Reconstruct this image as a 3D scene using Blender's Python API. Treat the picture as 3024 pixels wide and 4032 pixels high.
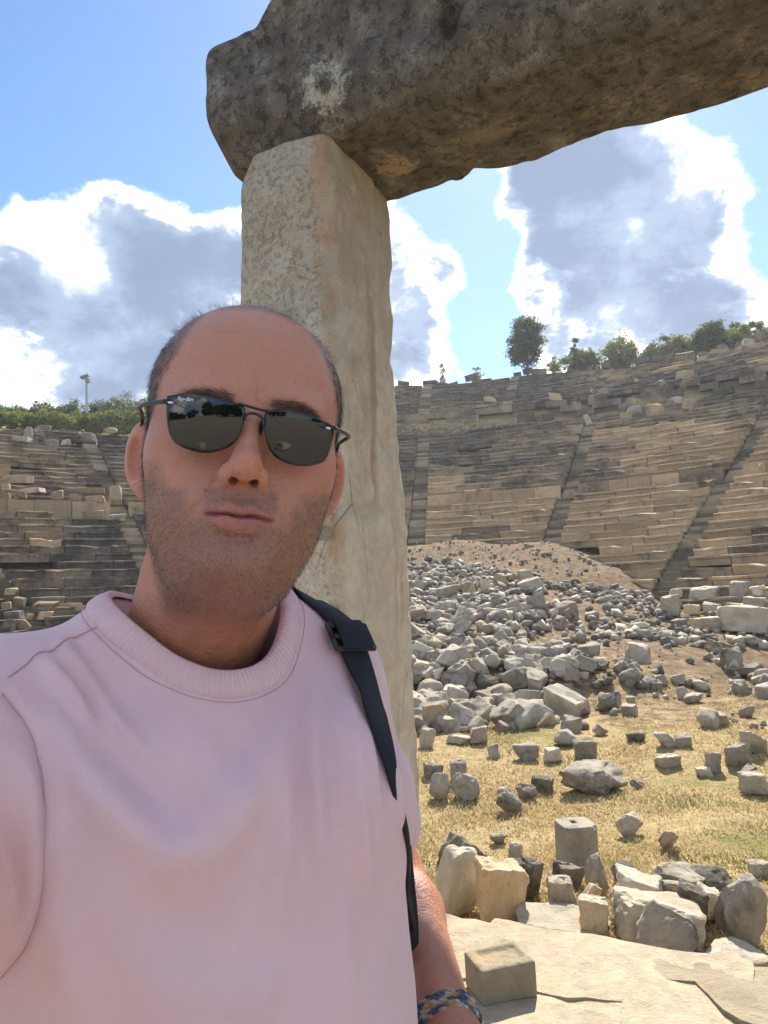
import bpy, bmesh, math, random, os
import numpy as np
from mathutils import Vector, Matrix, noise as mnoise

R = math.radians
scene = bpy.context.scene
for _o in list(bpy.data.objects):
    bpy.data.objects.remove(_o, do_unlink=True)
COL = scene.collection

# ------------------------------------------------------------------ camera
CAM_H, FPX, PITCH, ROLL = 1.55, 737.0, R(5.86), R(2.65)
PW, PH = 768.0, 1024.0
_c, _s = math.cos(PITCH), math.sin(PITCH)
FWD = Vector((0, _c, _s)); _up = Vector((0, -_s, _c)); _rt = Vector((1, 0, 0))
CRT = _rt * math.cos(ROLL) - _up * math.sin(ROLL)
CUP = _up * math.cos(ROLL) + _rt * math.sin(ROLL)
CAM = Vector((0, 0, CAM_H))
cd = bpy.data.cameras.new('camera'); co = bpy.data.objects.new('camera', cd); COL.objects.link(co)
cd.sensor_fit = 'VERTICAL'; cd.sensor_height = 24.0; cd.sensor_width = 18.0
cd.lens = 24.0 * FPX / PH
cd.clip_start = 0.02; cd.clip_end = 3000
m = Matrix((CRT, CUP, -FWD)).transposed().to_4x4(); m.translation = CAM
co.matrix_world = m
scene.camera = co

def ray(px, py):
    return (FWD + CRT * ((px - PW / 2) / FPX) - CUP * ((py - PH / 2) / FPX))
def at(px, py, depth):
    return CAM + ray(px, py) * depth
_CB = np.array([list(CRT), list(CUP), list(FWD)])
def project(P):
    q = (np.asarray(P, float) - np.array(CAM)) @ _CB.T
    return np.stack([PW / 2 + FPX * q[..., 0] / q[..., 2], PH / 2 - FPX * q[..., 1] / q[..., 2], q[..., 2]], -1)

# ------------------------------------------------------------------ sun, sky, exposure
SUN_EL, SUN_AZ = R(43), R(15)            # behind the scene, a little to the right of straight ahead
sun_dir = Vector((math.sin(SUN_AZ) * math.cos(SUN_EL), math.cos(SUN_AZ) * math.cos(SUN_EL), math.sin(SUN_EL)))
sl = bpy.data.lights.new('sun', 'SUN'); so = bpy.data.objects.new('sun', sl); COL.objects.link(so)
sl.energy = 4.3; sl.angle = R(0.53); sl.color = (1.0, 0.93, 0.82)
so.rotation_euler = sun_dir.to_track_quat('Z', 'Y').to_euler()
so.location = (0, 0, 60)

vs = scene.view_settings
scene.display_settings.display_device = 'sRGB'
vs.view_transform = 'Standard'; vs.look = 'None'; vs.gamma = 1.0; vs.exposure = 1.34
vs.use_curve_mapping = False
scene.cycles.use_denoising = True
scene.cycles.max_bounces = 6; scene.cycles.diffuse_bounces = 4; scene.cycles.glossy_bounces = 3
scene.cycles.transparent_max_bounces = 6; scene.cycles.transmission_bounces = 3
scene.cycles.sample_clamp_indirect = 6
scene.cycles.caustics_reflective = False; scene.cycles.caustics_refractive = False

world = bpy.data.worlds.new('World'); scene.world = world; world.use_nodes = True
try: world.cycles.sampling_method = 'MANUAL'; world.cycles.sample_map_resolution = 1024
except Exception: pass
def build_world():
    nt = world.node_tree; N = nt.nodes; L = nt.links; N.clear()
    def nd(t, **k):
        n = N.new(t)
        for a, b in k.items(): setattr(n, a, b)
        return n
    def math_(op, a, b=None, c=None, clamp=False):
        n = nd('ShaderNodeMath', operation=op); n.use_clamp = clamp
        for i, v in enumerate((a, b, c)):
            if v is None: continue
            if isinstance(v, (int, float)): n.inputs[i].default_value = v
            else: L.new(v, n.inputs[i])
        return n.outputs[0]
    sky = nd('ShaderNodeTexSky', sky_type='NISHITA'); sky.sun_disc = False
    sky.sun_elevation = SUN_EL; sky.sun_rotation = SUN_AZ
    sky.altitude = 1000; sky.air_density = 1.0; sky.dust_density = 0.35; sky.ozone_density = 2.0
    bg = nd('ShaderNodeBackground'); bg.inputs[1].default_value = 0.080
    hsv = nd('ShaderNodeHueSaturation'); hsv.inputs['Saturation'].default_value = 1.18
    L.new(sky.outputs[0], hsv.inputs['Color']); L.new(hsv.outputs[0], bg.inputs[0])
    tc = nd('ShaderNodeTexCoord')
    d = tc.outputs['Generated']
    def noise(scale, detail, rough, off, dist=0.0, zs=1.6):
        mp = nd('ShaderNodeMapping'); mp.inputs['Location'].default_value = off; mp.inputs['Scale'].default_value = (1, 1, zs)
        L.new(d, mp.inputs['Vector'])
        n = nd('ShaderNodeTexNoise'); n.inputs['Scale'].default_value = scale; n.inputs['Detail'].default_value = detail
        n.inputs['Roughness'].default_value = rough; n.inputs['Distortion'].default_value = dist
        L.new(mp.outputs[0], n.inputs['Vector']); return n.outputs['Fac']
    n1 = noise(2.9, 9, 0.58, (3.1, 1.7, 0.4), 0.15)
    n2 = noise(13.0, 5, 0.65, (0.3, 5.7, 2.4), 0.3)
    tot = math_('ADD', math_('MULTIPLY', math_('SUBTRACT', n1, 0.5), 1.05), math_('MULTIPLY', math_('SUBTRACT', n2, 0.5), 0.55))
    tot = math_('ADD', tot, CLOUD_BASE)
    # cumulus masses in the directions where they stand (and clear patches, negative)
    for (px, py, rad, amp) in CLOUDS:
        v = ray(px, py).normalized()
        dp = nd('ShaderNodeVectorMath', operation='DOT_PRODUCT'); L.new(d, dp.inputs[0]); dp.inputs[1].default_value = v
        c1 = math.cos(R(rad)); 
        t = nd('ShaderNodeMapRange', interpolation_type='SMOOTHERSTEP'); L.new(dp.outputs['Value'], t.inputs[0])
        t.inputs[1].default_value = c1; t.inputs[2].default_value = 1.0; t.inputs[3].default_value = 0; t.inputs[4].default_value = amp
        tot = math_('ADD', tot, t.outputs[0])
    def ramp(v, a, b):
        t = nd('ShaderNodeMapRange', interpolation_type='SMOOTHSTEP'); L.new(v, t.inputs[0])
        t.inputs[1].default_value = a; t.inputs[2].default_value = b; return t.outputs[0]
    cover = ramp(tot, -0.03, 0.12)
    n3 = noise(5.2, 7, 0.56, (7.3, 2.7, 4.4), 0.15, 1.3)
    th = math_('ADD', math_('MULTIPLY', math_('MINIMUM', tot, 0.34), 1.15), math_('MULTIPLY', math_('SUBTRACT', n3, 0.5), 1.15))
    th = math_('ADD', th, math_('MULTIPLY', math_('SUBTRACT', n2, 0.5), 0.30))
    # cloud edges scatter the sun forward: brightest towards it
    sd = nd('ShaderNodeVectorMath', operation='DOT_PRODUCT'); L.new(d, sd.inputs[0]); sd.inputs[1].default_value = sun_dir
    fw = math_('POWER', math_('MAXIMUM', sd.outputs['Value'], 0.0), 10.0)
    cr = nd('ShaderNodeValToRGB'); cr.color_ramp.interpolation = 'EASE'
    L.new(ramp(math_('SUBTRACT', th, math_('MULTIPLY', fw, 0.05)), -0.05, 0.54), cr.inputs[0]); e = cr.color_ramp.elements
    e[0].position = 0.0; e[0].color = (1.55, 1.50, 1.42, 1); e[1].position = 1.0; e[1].color = (0.095, 0.135, 0.21, 1)
    for pos, c in ((0.24, (1.0, 0.98, 0.94, 1)), (0.46, (0.40, 0.43, 0.48, 1)), (0.72, (0.165, 0.215, 0.30, 1))):
        k = e.new(pos); k.color = c
    mix = nd('ShaderNodeMix', data_type='RGBA'); L.new(ramp(tot, 0.01, 0.12), mix.inputs['Factor'])
    mix.inputs['A'].default_value = (0.55, 0.60, 0.68, 1); L.new(cr.outputs[0], mix.inputs['B'])
    bg2 = nd('ShaderNodeBackground'); L.new(mix.outputs['Result'], bg2.inputs[0]); bg2.inputs[1].default_value = 1.0
    ms = nd('ShaderNodeMixShader'); L.new(cover, ms.inputs[0]); L.new(bg.outputs[0], ms.inputs[1]); L.new(bg2.outputs[0], ms.inputs[2])
    out = nd('ShaderNodeOutputWorld'); L.new(ms.outputs[0], out.inputs[0])
CLOUD_BASE = -0.05
CLOUDS = [  # photograph direction, angular radius, strength
    (30, 205, 9, .24), (90, 215, 8, .20), (185, 205, 8, .26), (60, 290, 10, .22), (180, 290, 9, .22), (40, 370, 9, .20), (150, 380, 9, .18),
    (530, 205, 6, .20), (590, 190, 7, .24), (660, 180, 7, .26), (705, 200, 5.5, .22), (620, 235, 6, .18), (575, 150, 4, .12), (640, 125, 5, .18),
    (660, 290, 7, .20), (560, 300, 6.5, .18), (745, 315, 6, .22), (425, 270, 5.5, .26), (410, 345, 5, .22), (610, 335, 6, .18),
    (60, 20, 20, -.55), (170, 90, 10, -.35), (20, 95, 8, -.22), (445, 200, 4.5, -.30), (475, 320, 4.4, -.32), (757, 240, 4.2, -.28), (745, 110, 6, -.32), (490, 250, 3.4, -.2), (505, 348, 3, -.2), (480, 165, 3.5, -.22),
]
build_world()
# ------------------------------------------------------------------ helpers
def link(o, parent=None):
    COL.objects.link(o)
    if parent is not None: o.parent = parent
    return o
def mesh_of(name, verts, faces, mat=None, smooth=False):
    me = bpy.data.meshes.new(name)
    if isinstance(verts, np.ndarray) and isinstance(faces, np.ndarray) and faces.ndim == 2:
        nv, nf, k = len(verts), len(faces), faces.shape[1]
        me.vertices.add(nv); me.vertices.foreach_set('co', np.ascontiguousarray(verts, np.float32).ravel())
        me.loops.add(nf * k); me.loops.foreach_set('vertex_index', np.ascontiguousarray(faces, np.int32).ravel())
        me.polygons.add(nf); me.polygons.foreach_set('loop_start', np.arange(0, nf * k, k, dtype=np.int32))
        me.update(calc_edges=True)
    else:
        me.from_pydata([tuple(v) for v in verts], [], [tuple(f) for f in faces]); me.update()
    if smooth: me.polygons.foreach_set('use_smooth', np.ones(len(me.polygons), bool))
    if mat: me.materials.append(mat)
    return me
def obj(name, me, parent=None, loc=None, rot=None, scale=None):
    o = bpy.data.objects.new(name, me); link(o, parent)
    if loc is not None: o.location = loc
    if rot is not None: o.rotation_euler = rot
    if scale is not None: o.scale = scale
    return o
def empty(name, loc=(0, 0, 0)):
    o = bpy.data.objects.new(name, None); link(o); o.location = loc; o.empty_display_size = 0.1
    return o
def tag(o, label=None, cat=None, group=None, kind=None):
    if label: o['label'] = label
    if cat: o['category'] = cat
    if group: o['group'] = group
    if kind: o['kind'] = kind
    return o
def set_color_attr(me, name, cols):
    a = me.color_attributes.new(name, 'FLOAT_COLOR', 'POINT')
    c = np.ones((len(me.vertices), 4), np.float32); c[:, :3] = cols
    a.data.foreach_set('color', c.ravel())
def set_float_attr(me, name, vals):
    a = me.attributes.new(name, 'FLOAT', 'POINT'); a.data.foreach_set('value', np.asarray(vals, np.float32).ravel())

class Mat:
    """small node-graph helper"""
    def __init__(s, name, rough=0.85, spec=0.3):
        s.m = bpy.data.materials.new(name); s.m.use_nodes = True
        s.nt = s.m.node_tree; s.N = s.nt.nodes; s.L = s.nt.links
        s.b = s.N['Principled BSDF']; s.b.inputs['Roughness'].default_value = rough
        s.b.inputs['Specular IOR Level'].default_value = spec
        s._tc = None
    def nd(s, t, **k):
        n = s.N.new(t)
        for a, b in k.items(): setattr(n, a, b)
        return n
    def put(s, v, sock):
        if v is None: return
        if isinstance(v, (int, float)): sock.default_value = v
        elif isinstance(v, (tuple, list)):
            sock.default_value = tuple(v) + ((1,) if sock.type == 'RGBA' and len(v) == 3 else ())
        else: s.L.new(v, sock)
    def coord(s, kind='Object'):
        if s._tc is None: s._tc = s.nd('ShaderNodeTexCoord')
        return s._tc.outputs[kind]
    def pos(s):
        return s.nd('ShaderNodeNewGeometry').outputs['Position']
    def mapping(s, v, scale=(1, 1, 1), loc=(0, 0, 0), rot=(0, 0, 0)):
        n = s.nd('ShaderNodeMapping'); s.L.new(v, n.inputs[0])
        n.inputs['Scale'].default_value = scale; n.inputs['Location'].default_value = loc; n.inputs['Rotation'].default_value = rot
        return n.outputs[0]
    def noise(s, v, scale, detail=4, rough=0.6, dist=0.0, out='Fac'):
        n = s.nd('ShaderNodeTexNoise'); s.L.new(v, n.inputs['Vector'])
        n.inputs['Scale'].default_value = scale; n.inputs['Detail'].default_value = detail
        n.inputs['Roughness'].default_value = rough; n.inputs['Distortion'].default_value = dist
        return n.outputs[out]
    def vor(s, v, scale, feature='F1', out='Distance', rand=1.0):
        n = s.nd('ShaderNodeTexVoronoi', feature=feature); s.L.new(v, n.inputs['Vector'])
        n.inputs['Scale'].default_value = scale; n.inputs['Randomness'].default_value = rand
        return n.outputs[out]
    def math(s, op, a, b=None, clamp=False):
        n = s.nd('ShaderNodeMath', operation=op); n.use_clamp = clamp
        s.put(a, n.inputs[0]); s.put(b, n.inputs[1]); return n.outputs[0]
    def ramp(s, v, a, b, lo=0.0, hi=1.0):
        n = s.nd('ShaderNodeMapRange', interpolation_type='SMOOTHSTEP'); s.put(v, n.inputs[0])
        for i, x in ((1, a), (2, b), (3, lo), (4, hi)): n.inputs[i].default_value = x
        return n.outputs[0]
    def mix(s, f, a, b, mode='MIX'):
        n = s.nd('ShaderNodeMix', data_type='RGBA', blend_type=mode)
        s.put(f, n.inputs['Factor']); s.put(a, n.inputs['A']); s.put(b, n.inputs['B']); return n.outputs['Result']
    def attr(s, name, out='Color'):
        return s.nd('ShaderNodeAttribute', attribute_name=name).outputs[out]
    def rand(s):
        return s.nd('ShaderNodeObjectInfo').outputs['Random']
    def color(s, c): s.put(c, s.b.inputs['Base Color'])
    def bump(s, h, strength=0.5, dist=0.02, prev=None):
        n = s.nd('ShaderNodeBump'); n.inputs['Strength'].default_value = strength; n.inputs['Distance'].default_value = dist
        s.put(h, n.inputs['Height'])
        if prev is not None: s.L.new(prev, n.inputs['Normal'])
        s.L.new(n.outputs[0], s.b.inputs['Normal']); return n.outputs[0]

def stone_mat(name, c1, c2, dark, scale=1.0, dark_amt=0.5, lichen=0.25, world=False, bump=0.6, warm=None, streak=False, attr=False):
    M = Mat(name, 0.9, 0.2)
    v = M.pos() if world else M.coord('Object')
    if not world:
        off = M.nd('ShaderNodeVectorMath', operation='ADD'); M.L.new(v, off.inputs[0])
        cb = M.nd('ShaderNodeCombineXYZ'); r = M.math('MULTIPLY', M.rand(), 57.0)
        for i in range(3): M.L.new(r, cb.inputs[i])
        M.L.new(cb.outputs[0], off.inputs[1]); v = off.outputs[0]
    big = M.noise(v, 0.9 * scale, 4, 0.6)
    mid = M.noise(v, 5.0 * scale, 5, 0.65, 0.3)
    fine = M.noise(v, 34.0 * scale, 4, 0.7)
    col = M.mix(M.ramp(mid, 0.35, 0.68), c1, c2)
    if warm: col = M.mix(M.ramp(M.noise(v, 1.7 * scale, 3, 0.6, 0.6), 0.52, 0.68), col, warm)
    dk = M.ramp(M.math('ADD', M.math('MULTIPLY', big, 0.6), M.math('MULTIPLY', mid, 0.5)), 0.62 - 0.25 * dark_amt, 0.78 - 0.25 * dark_amt)
    col = M.mix(M.math('MULTIPLY', dk, 0.85), col, dark)
    # dark speckles and pale lichen spots
    col = M.mix(M.math('MULTIPLY', M.ramp(fine, 0.56, 0.72), 0.55), col, dark)
    if lichen: col = M.mix(M.math('MULTIPLY', M.ramp(M.noise(v, 9.0 * scale, 6, 0.75, 0.5), 0.60, 0.66), lichen), col, (0.55, 0.53, 0.47))
    if True:
        t = M.ramp(M.nd('ShaderNodeNewGeometry').outputs['Random Per Island'] if attr else M.rand(), 0.0, 1.0, *((0.42, 1.25) if attr else (0.80, 1.2)))
        cc = M.nd('ShaderNodeCombineColor');
        for i in range(3): M.L.new(t, cc.inputs[i])
        col = M.mix(1.0, col, cc.outputs[0], 'MULTIPLY')
    M.color(col)
    h = M.math('ADD', M.math('MULTIPLY', mid, 0.7), M.math('MULTIPLY', fine, 0.35))
    M.bump(h, bump, 0.04 / scale)
    return M.m

# ---- numpy value noise for shaping geometry
def vnoise(P, seed=0):
    P = np.asarray(P, np.float64); i = np.floor(P).astype(np.int64); f = P - i; f = f * f * (3 - 2 * f)
    def hsh(x, y, z):
        h = (x * 374761393 + y * 668265263 + z * 2147483647 + seed * 974634541) & 0xffffffff
        h = ((h ^ (h >> 13)) * 1274126177) & 0xffffffff; h = h ^ (h >> 16)
        return (h & 0xffff) / 65535.0
    x, y, z = i[..., 0], i[..., 1], i[..., 2]; r = 0
    for dx in (0, 1):
        for dy in (0, 1):
            for dz in (0, 1):
                w = (f[..., 0] if dx else 1 - f[..., 0]) * (f[..., 1] if dy else 1 - f[..., 1]) * (f[..., 2] if dz else 1 - f[..., 2])
                r = r + w * hsh(x + dx, y + dy, z + dz)
    return r * 2 - 1
def fbm(P, octv=4, seed=0, gain=0.5):
    P = np.asarray(P, float); a, t, s = 1.0, 0, 0
    for k in range(octv):
        t = t + a * vnoise(P * 2 ** k + k * 17.3, seed + k); s += a; a *= gain
    return t / s

def surface_nets(D, org, h):
    """dual mesh of the zero level of a 3-D distance array"""
    S = D < 0
    nx, ny, nz = D.shape
    acc = np.zeros((nx - 1, ny - 1, nz - 1, 3), np.float32); cnt = np.zeros((nx - 1, ny - 1, nz - 1), np.float32)
    for ax in range(3):
        for a in (0, 1):
            for b in (0, 1):
                sl0 = [None] * 3; sl1 = [None] * 3
                o = [i for i in range(3) if i != ax]; n = D.shape
                sl0[ax] = slice(0, n[ax] - 1); sl1[ax] = slice(1, n[ax])
                for oo, s_ in zip(o, (a, b)):
                    sl0[oo] = sl1[oo] = slice(s_, n[oo] - 1 + s_)
                d0 = D[tuple(sl0)]; d1 = D[tuple(sl1)]; mk = (d0 < 0) != (d1 < 0)
                I = np.nonzero(mk); t = d0[I] / (d0[I] - d1[I])
                p = np.zeros((len(t), 3), np.float32); p[:, ax] = t; p[:, o[0]] = a; p[:, o[1]] = b
                acc[I] += p; cnt[I] += 1
    I = np.nonzero(cnt > 0); idx = -np.ones(cnt.shape, np.int64); idx[I] = np.arange(len(I[0]))
    V = (acc[I] / cnt[I][:, None] + np.stack(I, -1)) * h + np.array(org)
    F = []
    for ax in range(3):
        o = [(ax + 1) % 3, (ax + 2) % 3]
        sl0 = [slice(1, D.shape[i] - 1) for i in range(3)]; sl1 = list(sl0)
        sl0[ax] = slice(0, D.shape[ax] - 1); sl1[ax] = slice(1, D.shape[ax])
        a = S[tuple(sl0)]; b = S[tuple(sl1)]; mk = a != b
        J = np.nonzero(mk); J = [j.copy() for j in J]
        flip = a[mk]
        for i in o: J[i] += 1
        def cell(da, db):
            q = [j.copy() for j in J]; q[o[0]] = q[o[0]] - da; q[o[1]] = q[o[1]] - db
            return idx[tuple(q)]
        f = np.stack([cell(1, 1), cell(0, 1), cell(0, 0), cell(1, 0)], -1)
        f[~flip] = f[~flip][:, ::-1]
        F.append(f)
    return V, np.concatenate(F)
def smooth_mesh(V, F, it=2, lam=0.5):
    E = np.concatenate([F[:, [0, 1]], F[:, [1, 2]], F[:, [2, 3]], F[:, [3, 0]]]) if F.shape[1] == 4 else np.concatenate([F[:, [0, 1]], F[:, [1, 2]], F[:, [2, 0]]])
    E = np.concatenate([E, E[:, ::-1]])
    n = np.bincount(E[:, 0], minlength=len(V)).astype(float); n[n == 0] = 1
    for _ in range(it):
        S = np.stack([np.bincount(E[:, 0], V[E[:, 1], k], minlength=len(V)) for k in range(3)], -1) / n[:, None]
        V = V + (S - V) * lam
    return V
def vert_normals(V, F):
    a, b, c = V[F[:, 0]], V[F[:, 1]], V[F[:, 2]]
    fn = np.cross(b - a, c - a)
    if F.shape[1] == 4: fn = fn + np.cross(c - a, V[F[:, 3]] - a)
    N = np.zeros_like(V)
    for k in range(F.shape[1]):
        for ax in range(3): N[:, ax] += np.bincount(F[:, k], fn[:, ax], minlength=len(V))
    return N / (np.linalg.norm(N, axis=1, keepdims=True) + 1e-12)
# distance primitives (numpy)
def smin(a, b, k):
    if k <= 0: return np.minimum(a, b)
    hh = np.clip(0.5 + 0.5 * (b - a) / k, 0, 1); return b + (a - b) * hh - k * hh * (1 - hh)
def smax(a, b, k): return -smin(-a, -b, k)
def s_ell(p, c, r):
    q = (p - np.array(c, np.float32)) / np.array(r, np.float32)
    k0 = np.sqrt((q * q).sum(-1)); k1 = np.sqrt(((q / np.array(r, np.float32)) ** 2).sum(-1)) + 1e-9
    return k0 * (k0 - 1) / k1
def s_cap(p, a, b, ra, rb=None):
    rb = ra if rb is None else rb
    a = np.array(a, np.float32); b = np.array(b, np.float32); ab = b - a
    t = np.clip(((p - a) @ ab) / float(ab @ ab), 0, 1)
    return np.sqrt((((p - a) - t[..., None] * ab) ** 2).sum(-1)) - (ra + (rb - ra) * t)
# ------------------------------------------------------------------ the lie of the land
rnd = random.Random(11); rng = np.random.default_rng(5)
CX, CY = -0.67, 16.35                        # centre of the orchestra
def sstep(a, b, x):
    t = np.clip((x - a) / (b - a), 0, 1); return t * t * (3 - 2 * t)
_RA = [0, 14.2, 27.4, 28.5, 28.51, 29.35, 41.0, 42.0, 42.01, 42.8, 57.8, 62, 90, 400, 3000]
_RZ = [-1.0, -1.0, 6.2, 6.2, 6.95, 6.95, 13.35, 13.4, 15.3, 15.3, 22.1, 22.4, 27, 60, 60]
_LA = [0, 14.2, 27.4, 28.5, 28.51, 29.35, 41.0, 42.0, 45, 50, 58, 66, 90, 400, 3000]
_LZ = [-1.0, -1.0, 6.2, 6.2, 6.95, 6.95, 13.35, 13.5, 14.6, 16.0, 18.0, 19.4, 22, 40, 40]
DOOR_A = R(26)
DU = np.array([math.cos(DOOR_A), -math.sin(DOOR_A)]); DW = np.array([math.sin(DOOR_A), math.cos(DOOR_A)])
PAVE_W = 3.48                                # the pavement ends here, measured along DW
STAIRS = [-1.14, -0.83, -0.52, -0.21, 0.10, 0.414, 0.72, 1.03]
UP_FROM = -0.24                              # the upper cavea is ruined west of this angle
def zrim(phi): return 22.1 - 1.6 * sstep(.26, .48, phi) - .4 * sstep(.6, .8, phi)      # the rim is worn lower to the east
def profile(r, phi):
    a = np.interp(r, _RA, _RZ); b = np.interp(r, _LA, _LZ)
    w = sstep(UP_FROM - 0.03, UP_FROM + 0.03, phi)
    a = np.where(np.asarray(r) > 43, np.minimum(a, zrim(phi) + np.clip(np.asarray(r) - 58, 0, None) * .15), a)
    return b + (a - b) * w
def T(x, y, bumps=True):
    x = np.asarray(x, float); y = np.asarray(y, float)
    dx, dy = x - CX, y - CY; r = np.hypot(dx, dy); phi = np.arctan2(dx, dy)
    pk = [-3.2, -1.5, -.8, -.5, -.2, 0, .2, .42, .6, .75, 1.0, 1.5, 3.2]
    rt = np.interp(phi, pk, [15, 15, 16.0, 18, 20, 22, 22.3, 21.3, 18.8, 16, 15, 15, 15])
    ri = np.interp(phi, pk, [10, 10, 10, 9, 7, 5.5, 5.5, 6, 7, 9, 10, 10, 10])
    zt = -1 + .547 * (rt - 14.2) + 0.35
    t = np.clip((r - ri) / (rt - ri), 0, 1) ** 1.25
    bank = sstep(1.95, 1.6, np.abs(phi))
    z = -0.9 + (zt + 0.9) * t * bank + np.clip(r - rt, 0, None) * 0.04 * bank
    y0 = 12.2 + 5.5 * sstep(3.0, 9.0, x) + 2.0 * sstep(-3, -9, x)                              # the scree runs out into the orchestra
    z = np.maximum(z, np.minimum(-0.9 + np.clip(y - y0, 0, None) * .152, zt) * bank + (1 - bank) * -0.9)
    z = np.maximum(z, -0.9 + (profile(r, phi) - 0.55 + 0.9) * bank * sstep(13, 15, r))
    if bumps:
        n = fbm(np.stack([x * .55, y * .55, x * 0], -1), 4, 3)
        z = z + n * (0.10 + 0.22 * sstep(6, 11, r) * sstep(28, 20, r))
    # the doorway terrace we stand on
    w = x * DW[0] + y * DW[1]
    z = np.where(True, z + (-0.045 - z) * sstep(4.35, 3.2, w), z)
    # country behind the camera rises to a low wooded ridge
    back = sstep(-12, -90, y)
    return z + back * 7.0
def hit(px, py, seats=False, tmax=160):
    """where the line of sight through a pixel of the photograph meets the land"""
    d = ray(px, py); t = np.concatenate([np.linspace(1.5, 30, 1400), np.linspace(30, tmax, 2600)])
    X, Y, Z = d.x * t, d.y * t, CAM_H + d.z * t
    G = T(X, Y)
    if seats:
        dx, dy = X - CX, Y - CY; G = np.maximum(G, profile(np.hypot(dx, dy), np.arctan2(dx, dy)))
    k = np.nonzero(Z < G)[0]
    if not len(k): return None
    k = k[0]; return Vector((X[k], Y[k], G[k])), t[k]

# ------------------------------------------------------------------ materials of the place
def ground_mat():
    M = Mat('dry_ground', 0.95, 0.1); p = M.pos()
    n1 = M.noise(p, 0.45, 5, 0.6); n2 = M.noise(p, 3.2, 6, 0.7, 0.4); n3 = M.noise(p, 26, 4, 0.7)
    grass = M.mix(M.ramp(n2, .3, .7), (0.38, 0.275, 0.125), (0.50, 0.39, 0.205))
    grass = M.mix(M.ramp(n1, .55, .68), grass, (0.23, 0.22, 0.07))
    soil = M.mix(M.ramp(n2, .35, .65), (0.15, 0.10, 0.06), (0.30, 0.215, 0.13))
    grav = M.mix(M.ramp(n3, .35, .7), (0.33, 0.29, 0.23), (0.52, 0.46, 0.36))
    a = M.attr('cover')
    sep = M.nd('ShaderNodeSeparateColor'); M.L.new(a, sep.inputs[0])
    f = M.ramp(M.math('ADD', sep.outputs[0], M.math('MULTIPLY', M.math('SUBTRACT', n2, .5), 1.1)), .3, .7)
    c = M.mix(f, soil, grass)
    c = M.mix(M.ramp(M.math('ADD', sep.outputs[1], M.math('MULTIPLY', M.math('SUBTRACT', n2, .5), .5)), .3, .7), c, grav)
    c = M.mix(M.math('MULTIPLY', M.ramp(n3, .3, .5, .45, 0.), 1.0), c, (0.07, 0.05, 0.03))
    M.color(c); M.bump(M.math('ADD', n2, M.math('MULTIPLY', n3, .5)), .9, .12)
    return M.m
MAT_GROUND = ground_mat()
MAT_TAN = stone_mat('tan_limestone', (0.40, 0.285, 0.165), (0.49, 0.37, 0.235), (0.17, 0.13, 0.09), 0.8, 0.25, 0.15, world=True, bump=.7)
MAT_BROWN = stone_mat('brown_limestone', (0.275, 0.205, 0.13), (0.36, 0.28, 0.19), (0.10, 0.083, 0.062), 0.8, 0.52, 0.22, world=True, bump=.8)
MAT_DARK = stone_mat('lichen_black_limestone', (0.18, 0.148, 0.11), (0.265, 0.22, 0.165), (0.065, 0.057, 0.046), 0.8, 0.62, 0.35, world=True, bump=.9)
MAT_GREY = stone_mat('grey_limestone', (0.32, 0.28, 0.215), (0.44, 0.39, 0.305), (0.15, 0.135, 0.11), 1.0, 0.30, 0.35)
MAT_PALE = stone_mat('pale_limestone', (0.44, 0.385, 0.295), (0.54, 0.475, 0.37), (0.20, 0.175, 0.14), 1.0, 0.16, 0.25, warm=(0.50, 0.38, 0.24))
MAT_DKROCK = stone_mat('weathered_dark_rock', (0.26, 0.225, 0.17), (0.39, 0.345, 0.27), (0.09, 0.08, 0.062), 1.3, 0.5, 0.7, bump=.9)
MAT_OCHRE = stone_mat('ochre_limestone', (0.46, 0.34, 0.20), (0.53, 0.42, 0.27), (0.12, 0.10, 0.08), 1.0, 0.22, 0.3)
MAT_RED = stone_mat('reddish_stone', (0.35, 0.27, 0.20), (0.43, 0.34, 0.265), (0.15, 0.11, 0.09), 1.2, 0.3, 0.2)
MAT_SLAB = stone_mat('paving_limestone', (0.31, 0.255, 0.175), (0.39, 0.33, 0.235), (0.17, 0.14, 0.10), 2.4, 0.14, 0.25, bump=1.0, warm=(0.40, 0.305, 0.195))
MAT_SCREE = stone_mat('rubble_limestone', (0.29, 0.25, 0.195), (0.42, 0.37, 0.295), (0.12, 0.105, 0.082), 1.0, 0.25, 0.2, world=True, attr=True)

MAT_STEP = stone_mat('stair_limestone', (0.30, 0.235, 0.155), (0.38, 0.305, 0.21), (0.12, 0.10, 0.075), 0.8, 0.35, 0.15, world=True, attr=True)
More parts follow.
